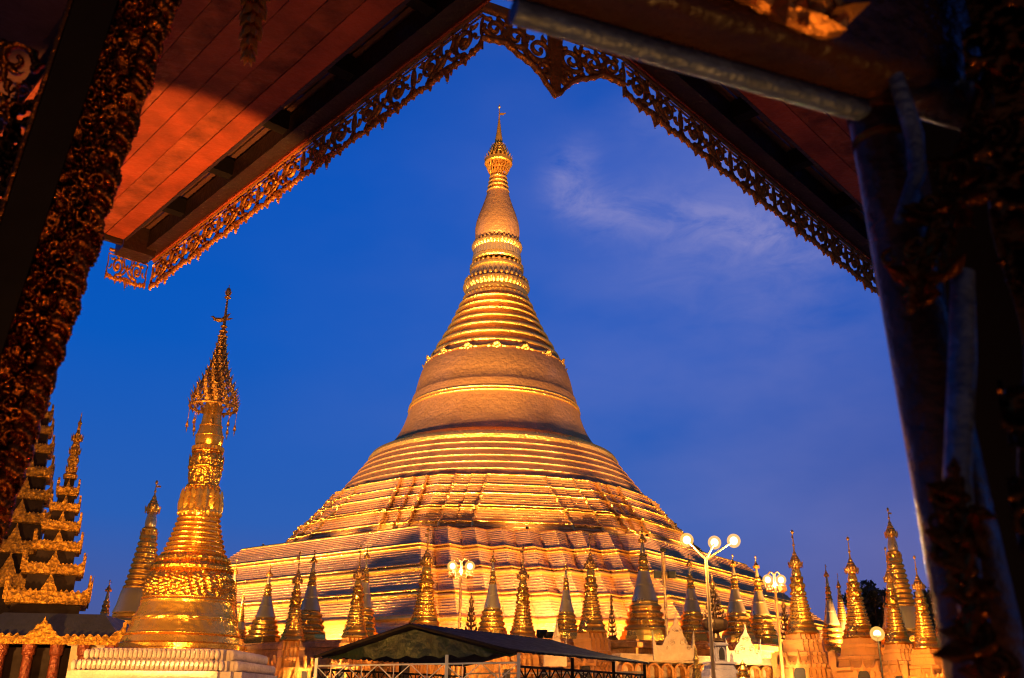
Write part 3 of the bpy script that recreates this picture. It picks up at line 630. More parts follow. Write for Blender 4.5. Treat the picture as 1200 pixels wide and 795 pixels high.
b = MB(); b.lathe([(z, pr__) for z, pr__ in ((lambda y: (pz(y), pr_(y, float(np.interp(-y, [-q[0] for q in pb], [q[1] for q in pb])))))(y) for y in np.linspace(749, 704, 60))], 200, fn=relief(18, 2, .018, zr0, zr1)); 
for y, hw, r in ((745, 64.5, 1.2), (729, 58.6, 1.0), (707, 52, 1.1), (703, 51.3, .9)): b.torus((0, 0, pz(y)), pr_(y, hw), pr_(y, r), 96, 8)
b.build('bell', 'gilt', big, ang=60)
ys = np.linspace(705, 671, 40); z0_, z1_ = pz(705), pz(671)
b = MB(); b.lathe([(pz(y), pr_(y, float(np.interp(y, [671, 680, 692, 705], [43, 47.5, 49, 50.5])))) for y in ys], 240, fn=relief(22, 3, .085, z0_, z1_)); b.build('relief_band', 'gilt_relief', big, ang=60)
b = MB(); b.lathe(pp([(672, 43), (670, 46), (667, 46.5), (664, 43), (661, 40), (659, 41.5), (656, 41), (654, 38), (652, 36)]), 160, fn=lambda z, a, r: .03 * abs(math.sin(a * 22))); b.build('shoulder_moulding', 'gilt_relief', big)
rp = []; rm = [(653, 36), (644, 32.5), (636, 30), (628, 27.5), (620, 25.5), (613, 23.8), (607, 22.5)]
yy = np.linspace(653, 606, 9)
for i in range(8):
    y0, y1 = yy[i], yy[i + 1]; r0 = float(np.interp(-y0, [-q[0] for q in rm], [q[1] for q in rm])); r1 = float(np.interp(-y1, [-q[0] for q in rm], [q[1] for q in rm])); d = y0 - y1
    rp += [(y0, r0 - .6), (y0 - .12 * d, r0 + .9), (y0 - .4 * d, r0 + 1.3), (y0 - .62 * d, r1 + 1.0), (y0 - .72 * d, r1 - .9), (y0 - .98 * d, r1 - 1)]
b = MB(); b.lathe(pp(rp), 96); b.build('ringed_cone', 'gilt', big, ang=60)
b = MB(); b.lathe(pp([(607, 22), (604, 24), (601, 24.5), (598, 23), (594, 22.4), (586, 22), (580, 20), (575, 18), (572, 17)]), 128, fn=lambda z, a, r: .02 * math.cos(a * 16))
for y, hw, n, h, s_ in ((600, 22.5, 18, .5, 1), (590, 21.5, 18, .45, 1), (600, 22.5, 18, -.26, 1)): leaf_ring(b, pz(y), pr_(y, hw), n, h, .24, .08, .16)
for y in (603, 574):
    for k in range(24): a = 2 * PI * k / 24; r = pr_(y, 23.5 if y > 600 else 18.4); b.ell((r * math.cos(a), r * math.sin(a), pz(y)), (.06, .06, .06), n=6, k=4)
b.build('lotus_petals', 'gilt', big)
ys = np.linspace(573, 528, 46)
b = MB(); b.lathe([(pz(y), pr_(y, float(np.interp(y, [528, 534, 545, 552, 566, 573], [15, 16, 18, 17.5, 16.5, 17])))) for y in ys], 160, fn=relief(12, 4, .05, pz(573), pz(528)))
for y, hw in ((571, 17.4), (549, 18.4), (531, 16.2)): b.torus((0, 0, pz(y)), pr_(y, hw), .05, 64, 8)
leaf_ring(b, pz(548), pr_(548, 17.5), 14, .42, .2, .15); leaf_ring(b, pz(548), pr_(548, 17.5), 14, -.38, .2, .15); leaf_ring(b, pz(566), pr_(566, 16.3), 14, .34, .2, .12)
b.build('floral_band', 'gilt_relief', big, ang=60)
b = MB(); b.lathe(pp([(530, 14.5), (529, 17), (525, 17), (524, 15)]), 96, fn=lambda z, a, r: .04 * abs(math.sin(a * 12))); b.build('bead_moulding', 'gilt', big)
b = MB(); b.lathe(pp([(525, 13.6), (521, 15.2), (516, 15.9), (511, 15.2), (503, 12.8), (495, 11.2), (486, 10.3), (474, 9.5)]), 64)
for y, hw in ((512, 15.6), (500, 12.4)): b.torus((0, 0, pz(y)), pr_(y, hw), .025, 48, 6)
b.build('banana_bud', 'gilt', big, ang=60)
b = MB(); cone = [(478, 26.5), (470, 25), (462, 23), (454, 19.5), (446, 15.8), (438, 12.5), (428, 9.5), (418, 7.5), (408, 5.5), (398, 4.3)]
for i, (y, hw) in enumerate(cone):
    r, z = pr_(y, hw), pz(y); b.torus((0, 0, z), r, .03 if i else .05, 40, 6); n = max(7, 16 - i)
    if i < 9:
        y2, h2 = cone[i + 1]; r2, z2 = pr_(y2, h2), pz(y2)
        for k in range(n):
            a = 2 * PI * k / n; a2 = a + PI / n
            b.tube([(r * math.cos(a), r * math.sin(a), z), (r2 * math.cos(a2), r2 * math.sin(a2), z2)], .016, 5); b.tube([(r * math.cos(a), r * math.sin(a), z), (r2 * math.cos(a - PI / n), r2 * math.sin(a - PI / n), z2)], .016, 5)
    leaf_ring(b, z + .02, r, n, .26 - .012 * i, .16 - .008 * i, .45, .1)
    leaf_ring(b, z - .02, r, n, -.14, .1, .2, .1, PI / n)
b.build('crown_fretwork', 'gilt_old', big)
b = MB(); b.lathe([(pz(480), pr_(480, 9)), (pz(440), pr_(440, 8)), (pz(410), pr_(410, 3.5)), (pz(388), pr_(388, 3)), (pz(385), pr_(385, 2)), (pz(350), .03), (pz(334), .01)], 16)
for y, hw in ((395, 4.6), (389, 3.8), (383, 2.8)): b.torus((0, 0, pz(y)), pr_(y, hw), .035, 20, 6)
b.ell((0, 0, pz(342)), (.09, .09, .15), n=10, k=8); b.ell((0, 0, pz(349)), (.12, .12, .05)); leaf_ring(b, pz(346), .08, 5, .16, .08, .3); b.build('finial_rod', 'gilt_old', big)
b = MB(); zv = pz(375)   # the vane: a small bird
b.tube([(0, 0, zv), (-.18, 0, zv - .01), (-.36, 0, zv + .03), (-.43, 0, zv + .12), (-.50, 0, zv + .11)], [.06, .09, .06, .035, .01], 8); b.leaf((-.1, 0, zv), (.75, 0, .66), (0, 1, 0), .38, .16, .1, 0); b.leaf((.02, 0, zv), (.9, 0, .2), (0, 1, 0), .3, .1, .1, 0); b.build('weather_vane', 'gilt_old', big)
for k in range(8):
    a = 2 * PI * k / 8 + .3; r = pr_(478, 26.5); z = pz(478); b = MB(); b.tube([(0, 0, 0), (.01, 0, -.25), (0, 0, -.5)], .012, 5); b.lathe([(-.72, .055), (-.68, .05), (-.58, .035), (-.5, .01)], 10); b.leaf((0, 0, -.72), (0, 0, -1), (1, 0, 0), .22, .12, .1, 0)
    b.build('hanging_bell', 'gilt_old', big, (r * math.cos(a), r * math.sin(a), z))
zt = pz(764)
b = MB()
def sqring(a, z): return redent(4, a, 1, .22, .3, z, A0 + .62)
b.loft([sqring(a, z) for z, a in ((0, 2.8), (zt - 1.15, 2.8), (zt - 1.14, 2.5), (zt - .62, 2.48), (zt - .60, 2.3), (zt - .33, 2.28), (zt - .32, 2.1), (zt - .02, 2.08), (zt, 2.0))])
b.build('white_plinth', 'white_stone', big, ang=25)
for row, (z, a, n) in enumerate(((zt - .60, 2.28, 30), (zt - .30, 2.06, 27))):
    for q in range(4):
        th = A0 + .62 + q * PI / 2; e = np.array([math.cos(th), math.sin(th), 0]); t = np.array([-e[1], e[0], 0]); Rm = np.column_stack([t, e, [0, 0, 1]])
        b = MB()
        for k in range(n): b.ell(e * (a + .03) + t * ((k + .5) / n - .5) * 2 * (a - .22) + [0, 0, z + .13], (.072, .085, .15), Rm, n=8, k=6)
        b.build('petal_row', 'white_stone', big)
### PART3

# ------------------------------------------------------------------ tiered pavilions at the left edge
def tiered(label, tip, Y, tiers, lean, rz, body=None, base_z=0):
    tx, ty = tip; ax = lambda y: tx + lean * (y - ty)
    p0 = at(tx, ty, Y); t = thing('tiered_pavilion', label, 'pavilion', (p0[0], p0[1], 0), 'tiered roof pavilions', rz)
    Z = lambda y: at(ax(y), y, Y)[2]; R_ = lambda y, hw: hw * depth(at(ax(y), y, Y)) / FPX
    for i, (y, hw) in enumerate(tiers):
        z, a = Z(y), R_(y, hw) * .84; up = Z(tiers[i + 1][0]) if i + 1 < len(tiers) else z + .7; an = R_(*tiers[i + 1]) * .84 if i + 1 < len(tiers) else a * .6
        hh = up - z
        b = MB(); b.loft([[(x * k, y_ * k, zz) for x, y_ in ((-1, -1), (1, -1), (1, 1), (-1, 1))] for zz, k in ((z - .12, a * .92), (z - .1, a * 1.02), (z, a * 1.02), (z + .02, a * .98), (z + hh * .35, an * .95))])
        e = b.build('roof_tier', 'pyat_gilt', t, ang=25)
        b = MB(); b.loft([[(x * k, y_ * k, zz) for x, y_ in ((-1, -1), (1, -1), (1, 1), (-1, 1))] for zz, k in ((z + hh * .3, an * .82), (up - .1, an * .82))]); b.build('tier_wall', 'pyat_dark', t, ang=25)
        for q in range(4):
            f = flame_panel(a * 2.06, hh * (.92 if i else 1.0), .07, 60, 9); th = q * PI / 2; rot(f, th + PI / 2, (a * math.cos(th), a * math.sin(th), z)); f.build('crest_panel', 'pyat_gilt', e)
    y, hw = tiers[-1]; zt_ = Z(y) + .6; zt2 = p0[2]; h = zt2 - zt_; r = R_(y, hw)
    b = MB(); b.lathe([(zt_, r * .55), (zt_ + .06 * h, r * .62), (zt_ + .1 * h, r * .4), (zt_ + .2 * h, r * .36), (zt_ + .28 * h, r * .52), (zt_ + .36 * h, r * .34), (zt_ + .46 * h, r * .4), (zt_ + .56 * h, r * .24), (zt_ + .64 * h, r * .32), (zt_ + .7 * h, r * .16), (zt_ + .8 * h, r * .12), (zt_ + .84 * h, r * .2), (zt_ + .88 * h, r * .07), (zt2, .012)], 16)
    for k in (.1, .36, .56): leaf_ring(b, zt_ + k * h, r * .38, 8, .12 * h, r * .26, .2)
    b.build('finial', 'pyat_gilt', t)
    y, hw = tiers[0]; z, a = Z(y), R_(y, hw) * .84
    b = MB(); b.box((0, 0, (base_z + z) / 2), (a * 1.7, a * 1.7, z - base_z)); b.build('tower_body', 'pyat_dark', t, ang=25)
    return t, Z, R_
t1, Z1, R1 = tiered('nearer tiered gold pavilion spire whose slender tip stands clear against the sky', (96, 484), 38, [(708, 50), (673, 37), (645, 29), (621, 23), (598, 18), (579, 13)], -.18, .42)
t2, Z2, R2 = tiered('taller tiered gold pavilion spire half hidden behind the carved dark pillar', (62, 418), 44, [(690, 52), (650, 44), (614, 37), (586, 31), (560, 27), (531, 22), (508, 17), (489, 13)], -.18, .42)
pa, pb_ = at(-40, 752, 35), at(138, 752, 35)
hl = thing('columned_hall', 'dark columned hall with a gilded crest roof edge under the tiered pavilion', 'hall', ((pa[0] + pb_[0]) / 2, 35, 0), rz=.12)
wz, ww = pb_[2], (pb_[0] - pa[0])
b = MB(); b.loft([[(x * kx, y_ * ky + 2.2, z) for x, y_ in ((-1, -1), (1, -1), (1, 1), (-1, 1))] for z, kx, ky in ((wz - .06, ww / 2, 2.2), (wz + .1, ww / 2, 2.2), (wz + 1.0, ww / 2 * .66, 1.4))]); rf = b.build('roof', 'pyat_roof', hl, ang=25)
f = flame_panel(ww * 1.0, .95, .08, 120, 13); rot(f, 0, (0, -.06, wz - .12)); f.build('crest_panel', 'pyat_gilt', rf)
f = flame_panel(4.4, .9, .08, 80, 9); rot(f, PI / 2, (ww / 2 + .06, 2.2, wz - .12)); f.build('crest_panel', 'pyat_gilt', rf)
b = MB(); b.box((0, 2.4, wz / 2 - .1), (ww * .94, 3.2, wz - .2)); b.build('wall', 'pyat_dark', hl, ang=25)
for k in range(6):
    b = MB(); x = -ww / 2 + .35 + (ww - .7) * k / 5; b.lathe([(0, .26), (.2, .26), (.25, .2), (wz - .5, .17), (wz - .45, .22), (wz - .12, .24)], 16, c=(x, .25, 0)); b.build('column', 'pyat_column', hl)
p = at(118, 770, 36.5); wb = thing('cream_outbuilding', 'low cream wall beside the columned hall, below the crest roof corner', 'wall', (p[0], p[1], 0), rz=.2)
b = MB(); b.box((0, 0, 1.75), (1.8, 1.6, 3.5)); b.box((0, 0, 3.56), (2.0, 1.8, .12)); b.build('wall', 'cream_stone', wb, ang=25)

# ------------------------------------------------------------------ event tent
R0 = at(490, 735, 29); rv = np.array([4.15, 6.45, 0]); dR_ = rv / np.linalg.norm(rv); pv = np.array([dR_[1], -dR_[0], 0]); Lr = float(np.linalg.norm(rv)); EZ = 2.98; HW = 3.7
tent = thing('event_tent', 'long event tent with a dark corrugated roof, green tarpaulin gable and white truss frame', 'tent', (R0[0], R0[1], 0))
o0 = np.array([0, 0, R0[2]])
for sd in (1, -1):
    b = MB(); n = 90; vs = []
    for i in range(n + 1):
        l = -.35 + (Lr + .5) * i / n; w = .03 * math.sin(i * PI / 1.5)
        for t_ in np.linspace(0, 1, 7): 
            sag = .06 * math.sin(PI * t_); vs.append(o0 + dR_ * l + pv * sd * (HW + .12) * t_ + [0, 0, (EZ - R0[2] - .02) * t_ + w - sag + .05])
    fs = [(i * 7 + k, (i + 1) * 7 + k, (i + 1) * 7 + k + 1, i * 7 + k + 1) for i in range(n) for k in range(6)]
    if sd < 0: fs = [f[::-1] for f in fs]
    b.add(vs, fs); rs_ = b.build('roof_slope', 'roof_sheet', tent, ang=60)
    so_ = rs_.modifiers.new('thickness', 'SOLIDIFY'); so_.thickness = .02
    b = MB(); b.tube([o0 - dR_ * .38 + [0, 0, .04], o0 - dR_ * .38 + pv * sd * HW + [0, 0, EZ - R0[2] + .02]], .05, 6); b.build('roof_edge', 'roof_sheet', tent)
b = MB(); vs = []; nn = 30
for i in range(nn + 1):
    u = -1 + 2 * i / nn; x = pv * u * HW * .97; top = (EZ - R0[2]) * abs(u) - .08; bot = EZ - R0[2] - .04 + .05 * math.sin(i * 1.9)
    for k in range(5): f_ = k / 4; vs.append(o0 - dR_ * .2 + x + [0, 0, bot + (max(top, bot + .02) - bot) * f_] + dR_ * .05 * math.sin(i * 1.1 + k))
b.add(vs, [(i * 5 + k, (i + 1) * 5 + k, (i + 1) * 5 + k + 1, i * 5 + k + 1) for i in range(nn) for k in range(4)]); b.build('gable_tarpaulin', 'tarp_green', tent, ang=60)
tr = MB(); 
def truss(b, p, q, n, h=.42, r=.035):
    p, q = np.asarray(p, float), np.asarray(q, float); dn = np.array([0, 0, -h]); b.tube([p, q], r, 6); b.tube([p + dn, q + dn], r, 6)
    for i in range(n): 
        a, c = p + (q - p) * i / n, p + (q - p) * (i + 1) / n; m_ = (a + c) / 2; b.tube([a, m_ + dn], r * .6, 5); b.tube([m_ + dn, c], r * .6, 5); b.tube([m_, m_ + dn], r * .6, 5)
ez = np.array([0, 0, EZ - .24]); 
for l in (-.28, Lr):
    b = MB(); truss(b, dR_ * l - pv * HW + ez, dR_ * l + pv * HW + ez, 6, .42, .026); b.build('truss', 'white_paint', tent)
for sd in (1, -1):
    b = MB(); truss(b, -dR_ * .28 + pv * sd * HW + ez - [0, 0, .1], dR_ * Lr + pv * sd * HW + ez - [0, 0, .1], 12, .3); b.build('truss', 'roof_sheet', tent)
for l, s_ in ((-.28, -1), (-.28, .35), (-.28, 1), (Lr * .35, 1), (Lr * .7, 1), (Lr, 1), (Lr, -1), (Lr * .5, -1)):
    b = MB(); c = dR_ * l + pv * s_ * HW; b.box((c[0], c[1], EZ / 2), (.09, .09, EZ)); b.box((c[0], c[1], .02), (.3, .3, .04)); b.build('post', 'white_paint' if l < 0 else 'roof_sheet', tent)

# ------------------------------------------------------------------ white gables, arcade, little shrine
def pxw(px, Y, y=770): return px * depth(at(700, y, Y)) / FPX
YA = 62.0
pl0, pl1 = at(728, 768, YA), at(1010, 772, YA + 8)
ar = thing('arcade_wall', 'cream wall with a row of small golden arches below the white scrolled gables', 'wall', (pl0[0], pl0[1], 0), rz=math.atan2(pl1[1] - pl0[1], pl1[0] - pl0[0]))
Lw = math.hypot(pl1[0] - pl0[0], pl1[1] - pl0[1]); za = pl0[2]
b = MB(); b.box((Lw / 2, .5, (za - 1.5) / 2), (Lw, .8, za - 1.5)); b.box((Lw / 2, .5, za - .17), (Lw, .8, .34)); b.box((Lw / 2, .45, za + .06), (Lw + .2, 1.1, .12)); b.box((Lw / 2, .4, za - 1.42), (Lw, 1.0, .16)); b.box((Lw / 2, .75, za - .85), (Lw, .2, 1.03)); b.build('wall', 'cream_stone', ar, ang=25)
na = 20
for k in range(na):
    x0 = Lw * (k + .5) / na; wv = Lw / na * .5; b = MB(); pts = []
    for i in range(13): a = PI * i / 12; pts.append((math.cos(a), math.sin(a)))
    ri, ro, zb, zc = wv * .66, wv * .97, za - 1.33, za - .82
    pro = [(ro, zb)] + [(ro * c, zc + ro * .9 * s_) for c, s_ in pts] + [(-ro, zb)]; pri = [(ri, zb)] + [(ri * c, zc + ri * s_) for c, s_ in pts] + [(-ri, zb)]
    m_ = len(pro); vs = [(x0 + x, y_, z) for (x, z), (u, v) in zip(pro, pri) for (x, z), y_ in (((x, z), .08), ((x, z), .62), ((u, v), .62), ((u, v), .08))]
    vs = []
    for (x, z), (u, v) in zip(pro, pri): vs += [(x0 + x, .08, z), (x0 + x, .62, z), (x0 + u, .62, v), (x0 + u, .08, v)]
    fs = [(i * 4 + q, (i + 1) * 4 + q, (i + 1) * 4 + (q + 1) % 4, i * 4 + (q + 1) % 4) for i in range(m_ - 1) for q in range(4)]
    b.add(vs, fs); b.build('arch', 'gold_paint', ar)
def gable(x0, x1, yt, yb, Y, label):
    c = at((x0 + x1) / 2, yb, Y); w = pxw(x1 - x0, Y); h = at(x1, yt, Y)[2] - c[2]
    n = 60; top = []
    for i in range(n + 1):
        u = -1 + 2 * i / n; v = abs(u - .18) / (1.18 if u < .18 else .82)
        z = max(.10 + .9 * max(0, 1 - v / .92) ** 1.35 - .05 * abs(math.sin(v * 13)), .62 * max(0, (abs(u) - .8) / .2) ** .8, .24)
        if abs(u - .18) < .07: z += .14 * (1 - abs(u - .18) / .07)
        top.append((u * w / 2, z * h))
    t = thing('scrolled_gable', label, 'gable', c, 'white scrolled gables', .1)
    b = MB(); vs = []
    for x, z in top: vs += [(x, -.09, -.3), (x, -.12, z * .7), (x, -.09, z), (x, .09, z), (x, .09, -.3)]
    m_ = len(top); b.add(vs, [(i * 5 + q, (i + 1) * 5 + q, (i + 1) * 5 + (q + 1) % 5, i * 5 + (q + 1) % 5) for i in range(m_ - 1) for q in range(5)] + [(0, 1, 2, 3, 4), tuple((m_ - 1) * 5 + q for q in (4, 3, 2, 1, 0))])
    b.build('gable_board', 'cream_stone', t)
    b = MB()
    for sx in (-1, 1):
        for cx, cz, r in ((.30, .30, .17), (.62, .18, .12), (.12, .6, .12)): b.tube([(w / 2 * (.18 + sx * cx * .9) + x * w / 2, -.13, cz * h + z * w / 2) for x, z in spiral((0, 0), r, 0 if sx > 0 else PI, 1.4 * sx)], [.035 * w / 2.4] * 46, 6)
    b.build('scrollwork', 'cream_stone', t)
gable(765, 815, 722, 768, 61.5, 'large white scrolled gable standing over the arches left of the three globe lamp post')
gable(851, 893, 735, 772, 64, 'cream scrolled gable over the arches right of the small white shrine')
gable(637, 664, 728, 775, 60, 'pale pointed gable poking up behind the right slope of the tent roof')
c = at(843, 776, 50); sh_ = thing('white_shrine', 'small white shrine with an arched niche carrying a dark leafy bowl', 'shrine', (c[0], c[1], 0), rz=.2)
zt_ = at(843, 753, 50)[2]; zb = c[2]
b = MB(); b.loft([redent(4, a, 1, .08, .08, z, -PI / 2) for z, a in ((0, .85), (zb - .7, .85), (zb - .68, .78), (zb - .4, .74), (zb - .38, .66), (zb - .12, .62), (zb - .1, .7), (zb, .68), (zb + .02, .36), (zt_ - .2, .33), (zt_ - .18, .42), (zt_ - .06, .44), (zt_, .3))]); b.build('body', 'white_stone', sh_, ang=25)
b = MB(); pts = [(-.14, 0), (.14, 0), (.14, .38), (.09, .52), (0, .6), (-.09, .52), (-.14, .38)]; b.loft([[(x, y_, z + zb + .1) for x, z in pts] for y_ in (-.40, -.30)]); b.build('niche', 'niche_dark', sh_)
for sx in (-1, 1):
    b = MB(); b.lathe([(zb, .09), (zb + .3, .08), (zb + .35, .04), (zb + .5, .01)], 10, c=(sx * .5, -.4, 0)); b.build('corner_post', 'white_stone', sh_)
def pinnacle(px, yt, yb, Y, hw, label):
    c = at(px, yb, Y); h = at(px, yt, Y)[2]; r = pxw(hw, Y); z = c[2]
    t = thing('gold_pinnacle', label, 'pinnacle', (c[0], c[1], 0), 'small gold pinnacles')
    b = MB(); b.lathe([(0, r * 1.3), (z, r * 1.3), (z + .02, r)] + [(z + .02 + (h - z) * f_, r * k) for f_, k in ((.1, 1.05), (.25, .8), (.3, .95), (.36, .7), (.5, .6), (.55, .72), (.62, .5), (.75, .32), (.8, .4), (.88, .16), (1, .02))], 20); b.build('shaft', 'gilt', t)
    b = MB(); leaf_ring(b, z + (h - z) * .3, r * .85, 8, (h - z) * .14, r * .5, .3); b.build('leaf_collar', 'gilt', t)
pinnacle(817, 755, 796, 46, 5, 'slender gold pinnacle in front of the arcade left of the lamp post foot')
pinnacle(872, 774, 800, 46, 9, 'squat gold bud shaped finial in front of the arcade right of the white shrine')
pinnacle(1015, 703, 742, 66, 3.5, 'small bright yellow pinnacle between the two rightmost orange shrine stupas')

# ------------------------------------------------------------------ lamp posts
def globe_post():
    Y = 44.0; foot = at(838, 820, Y); top = at(826.5, 655, Y)
    t = thing('globe_lamp', 'tall lamp post with three glowing globes on splayed arms', 'lamp post', (foot[0], foot[1], 0)); zt_ = top[2]
    b = MB(); b.lathe([(0, .22), (.3, .22), (.35, .12), (2, .1), (zt_ - .1, .07), (zt_, .09), (zt_ + .05, .05)], 14); b.build('pole', 'lamp_paint', t)
    sx = at(826.5, 655, Y)[0] - foot[0]
    for px, py, dy in ((804, 633, -.25), (836.5, 636, 1.0), (859, 634, -.25)):
        q = at(px, py, Y + dy) - np.array([foot[0], foot[1], 0]); q0 = np.array([0, 0, zt_ - .05])
        q[0] -= sx
        d = q - q0; b = MB(); b.tube([q0, q0 + d * .9], [.05, .035], 8); a_ = b.build('arm', 'lamp_paint', t)
        b = MB(); b.ell(q, (.18, .18, .19), n=18, k=12); b.build('bulb', 'lamp_glow', a_); b = MB(); b.ell(q, (.31, .31, .32), n=24, k=16); b.build('halo_shell', 'lamp_halo', a_)  # the outer shell is only an added halo
        light('POINT', q + np.array([0, 0, -.35]), None, 1800, WARM, t, rad=.2, name='globe_light')
globe_post()
def twin(px, py, dx, yfoot, Y, label):
    foot = at(px + (yfoot - py) * (px - 628) * .00033, yfoot, Y); top = at(px, py, Y); s_ = pxw(1, Y); zt_ = top[2]
    t = thing('twin_lamp', label, 'lamp post', (top[0], top[1], 0), 'twin hooked lamps')
    b = MB(); b.lathe([(0, .2), (.3, .2), (.35, .11), (zt_ - 1, .09), (zt_ - .4, .07), (zt_ - .38, .13), (zt_ - .3, .13), (zt_ - .28, .08), (zt_ + 7 * s_, .08), (zt_ + 8 * s_, .02)], 12); b.build('pole', 'lamp_paint', t)
    for sx in (-1, 1):
        x = sx * dx * s_
        b = MB(); b.tube([(0, 0, zt_ + 1 * s_)] + [(x * .5 - x * .5 * math.cos(a), 0, zt_ + 1.5 * s_ + 8 * s_ * math.sin(a)) for a in np.linspace(.1, PI - .15, 12)], .045, 7); a_ = b.build('hook', 'lamp_paint', t)
        b = MB(); b.ell((x, 0, zt_ + .2 * s_), (3.4 * s_, 3.4 * s_, 3.8 * s_), n=16, k=10); b.build('bulb', 'lamp_glow', a_); b = MB(); b.ell((x, 0, zt_ + .2 * s_), (6.2 * s_, 6.2 * s_, 6.4 * s_), n=24, k=16); b.build('halo_shell', 'lamp_halo', a_)
        b = MB(); b.tube([(0, 0, zt_ - 14 * s_), (x * .9, -.1, zt_ - 13.5 * s_)], .04, 6); a_ = b.build('bracket', 'lamp_paint', t)
        b = MB(); Rm = np.array(Matrix.Rotation(.35 * sx, 3, 'Z')) @ np.array(Matrix.Rotation(-.4, 3, 'X')); b.loft([[np.array([x * .95, -.12, zt_ - 10.5 * s_]) + Rm @ np.array([i * k, j, l * k]) for i, l in ((-1, -1), (1, -1), (1, 1), (-1, 1))] for j, k in ((-.22, 3.9 * s_), (.1, 3.6 * s_), (.26, 2 * s_))]); b.build('flood_box', 'gold_paint', a_)
        light('POINT', (x, -.1, zt_ - 5 * s_), None, 2400, WARM, t, rad=.2, name='lamp_light')
twin(540.5, 664, 10.5, 760, 64, 'twin hooked lamp glowing before the pagoda corner above the tent')
twin(907.5, 680, 8, 770, 62, 'twin hooked lamp glowing at the right end of the pagoda terrace')
c = at(779.5, 700, 72); fpz = at(777.5, 645, 72)[2]; s_ = pxw(1, 72)
fp = thing('floodlight_pole', 'yellow pole with two square black floodlights beside the largest silver bell stupa', 'floodlight pole', (c[0], c[1], 0))
b = MB(); b.lathe([(0, .2), (.3, .2), (.35, .12), (fpz - 3, .11), (fpz - 1, .17), (fpz - .2, .17), (fpz - .15, .1)], 12); b.build('pole', 'lamp_paint', fp)
b = MB(); b.box((0, -.05, fpz), (.42, .4, .22)); b.build('top_lamp', 'black_metal', fp)
b = MB(); b.tube([(-10 * s_, 0, fpz - 35 * s_), (10 * s_, 0, fpz - 35 * s_)], .05, 6); b.build('cross_arm', 'lamp_paint', fp)
for sx in (-1, 1):
    b = MB(); Rm = np.array(Matrix.Rotation(.2 * sx, 3, 'Z')) @ np.array(Matrix.Rotation(.2, 3, 'X')); b.loft([[np.array([sx * 8 * s_, -.1, fpz - 29 * s_]) + Rm @ np.array([i * k, j, l * k]) for i, l in ((-1, -1), (1, -1), (1, 1), (-1, 1))] for j, k in ((-.25, 4.6 * s_), (-.05, 4.8 * s_), (.2, 3 * s_))]); b.build('flood_box', 'black_metal', fp)
c = at(1028, 743, 58); lp = thing('low_floodlight', 'bright low lamp flaring in front of the right shrine stupas', 'floodlight', (c[0], c[1], 0))
b = MB(); b.lathe([(0, .15), (.2, .15), (.22, .05), (c[2] - .2, .05)], 10); b.build('post', 'black_metal', lp)
b = MB(); b.ell((0, 0, c[2]), (.22, .2, .22), n=14, k=10); b.build('bulb', 'lamp_glow', lp); b = MB(); b.ell((0, 0, c[2]), (.42, .4, .42), n=24, k=16); b.build('halo_shell', 'lamp_halo', lp)
b = MB(); b.lathe([(c[2] - .26, .1), (c[2] - .2, .24), (c[2] - .1, .25)], 14); b.build('cup', 'black_metal', lp)
light('POINT', (0, -.6, c[2] + .1), None, 2500, SODIUM, lp, rad=.2, name='lamp_light')

# ------------------------------------------------------------------ trees beyond
def tree(px, yt, yb, hw, Y, label, seed):
    r = np.random.default_rng(seed); c = at(px, (yt + yb) / 2, Y); R_ = pxw(hw, Y, 720); hz = (at(px, yt, Y)[2] - at(px, yb, Y)[2]) / 2
    t = thing('broad_tree', label, 'tree', (c[0], c[1], 0), 'dark trees beyond the stupas')
    b = MB(); b.tube([(0, 0, 0), (.2, 0, c[2] * .5), (0, .2, c[2])], [.6, .45, .3], 9)
    for k in range(7): a = k * .9; b.tube([(0, 0, c[2] * .6), (R_ * .4 * math.cos(a), R_ * .4 * math.sin(a), c[2]), (R_ * .75 * math.cos(a), R_ * .75 * math.sin(a), c[2] + hz * .4)], [.25, .15, .05], 6)
    b.build('trunk', 'bark', t)
    b = MB(); cl = [(r.normal(0, .42, 3) * [R_, R_, hz], r.uniform(.22, .42) * R_) for _ in range(34)]
    for cc, cr_ in cl:
        for _ in range(130):
            d = r.normal(0, 1, 3); d /= np.linalg.norm(d); p = cc + d * cr_ * r.uniform(.6, 1.08) + [0, 0, c[2]]
            u = r.normal(0, 1, 3); u /= np.linalg.norm(u); v = np.cross(u, d + .3 * r.normal(0, 1, 3)); v /= np.linalg.norm(v) + 1e-6; s_ = r.uniform(.25, .5)
            b.add([p - u * s_, p - v * s_ * .5, p + u * s_, p + v * s_ * .5], [(0, 1, 2, 3)])
    b.build('crown', 'leaf_dark', t)
tree(1025, 680, 760, 24, 140, 'rounded dark tree crown between the two tall right stupas', 3)
tree(1098, 662, 800, 42, 130, 'larger dark tree behind the rightmost stupa beside the pavilion post', 5)

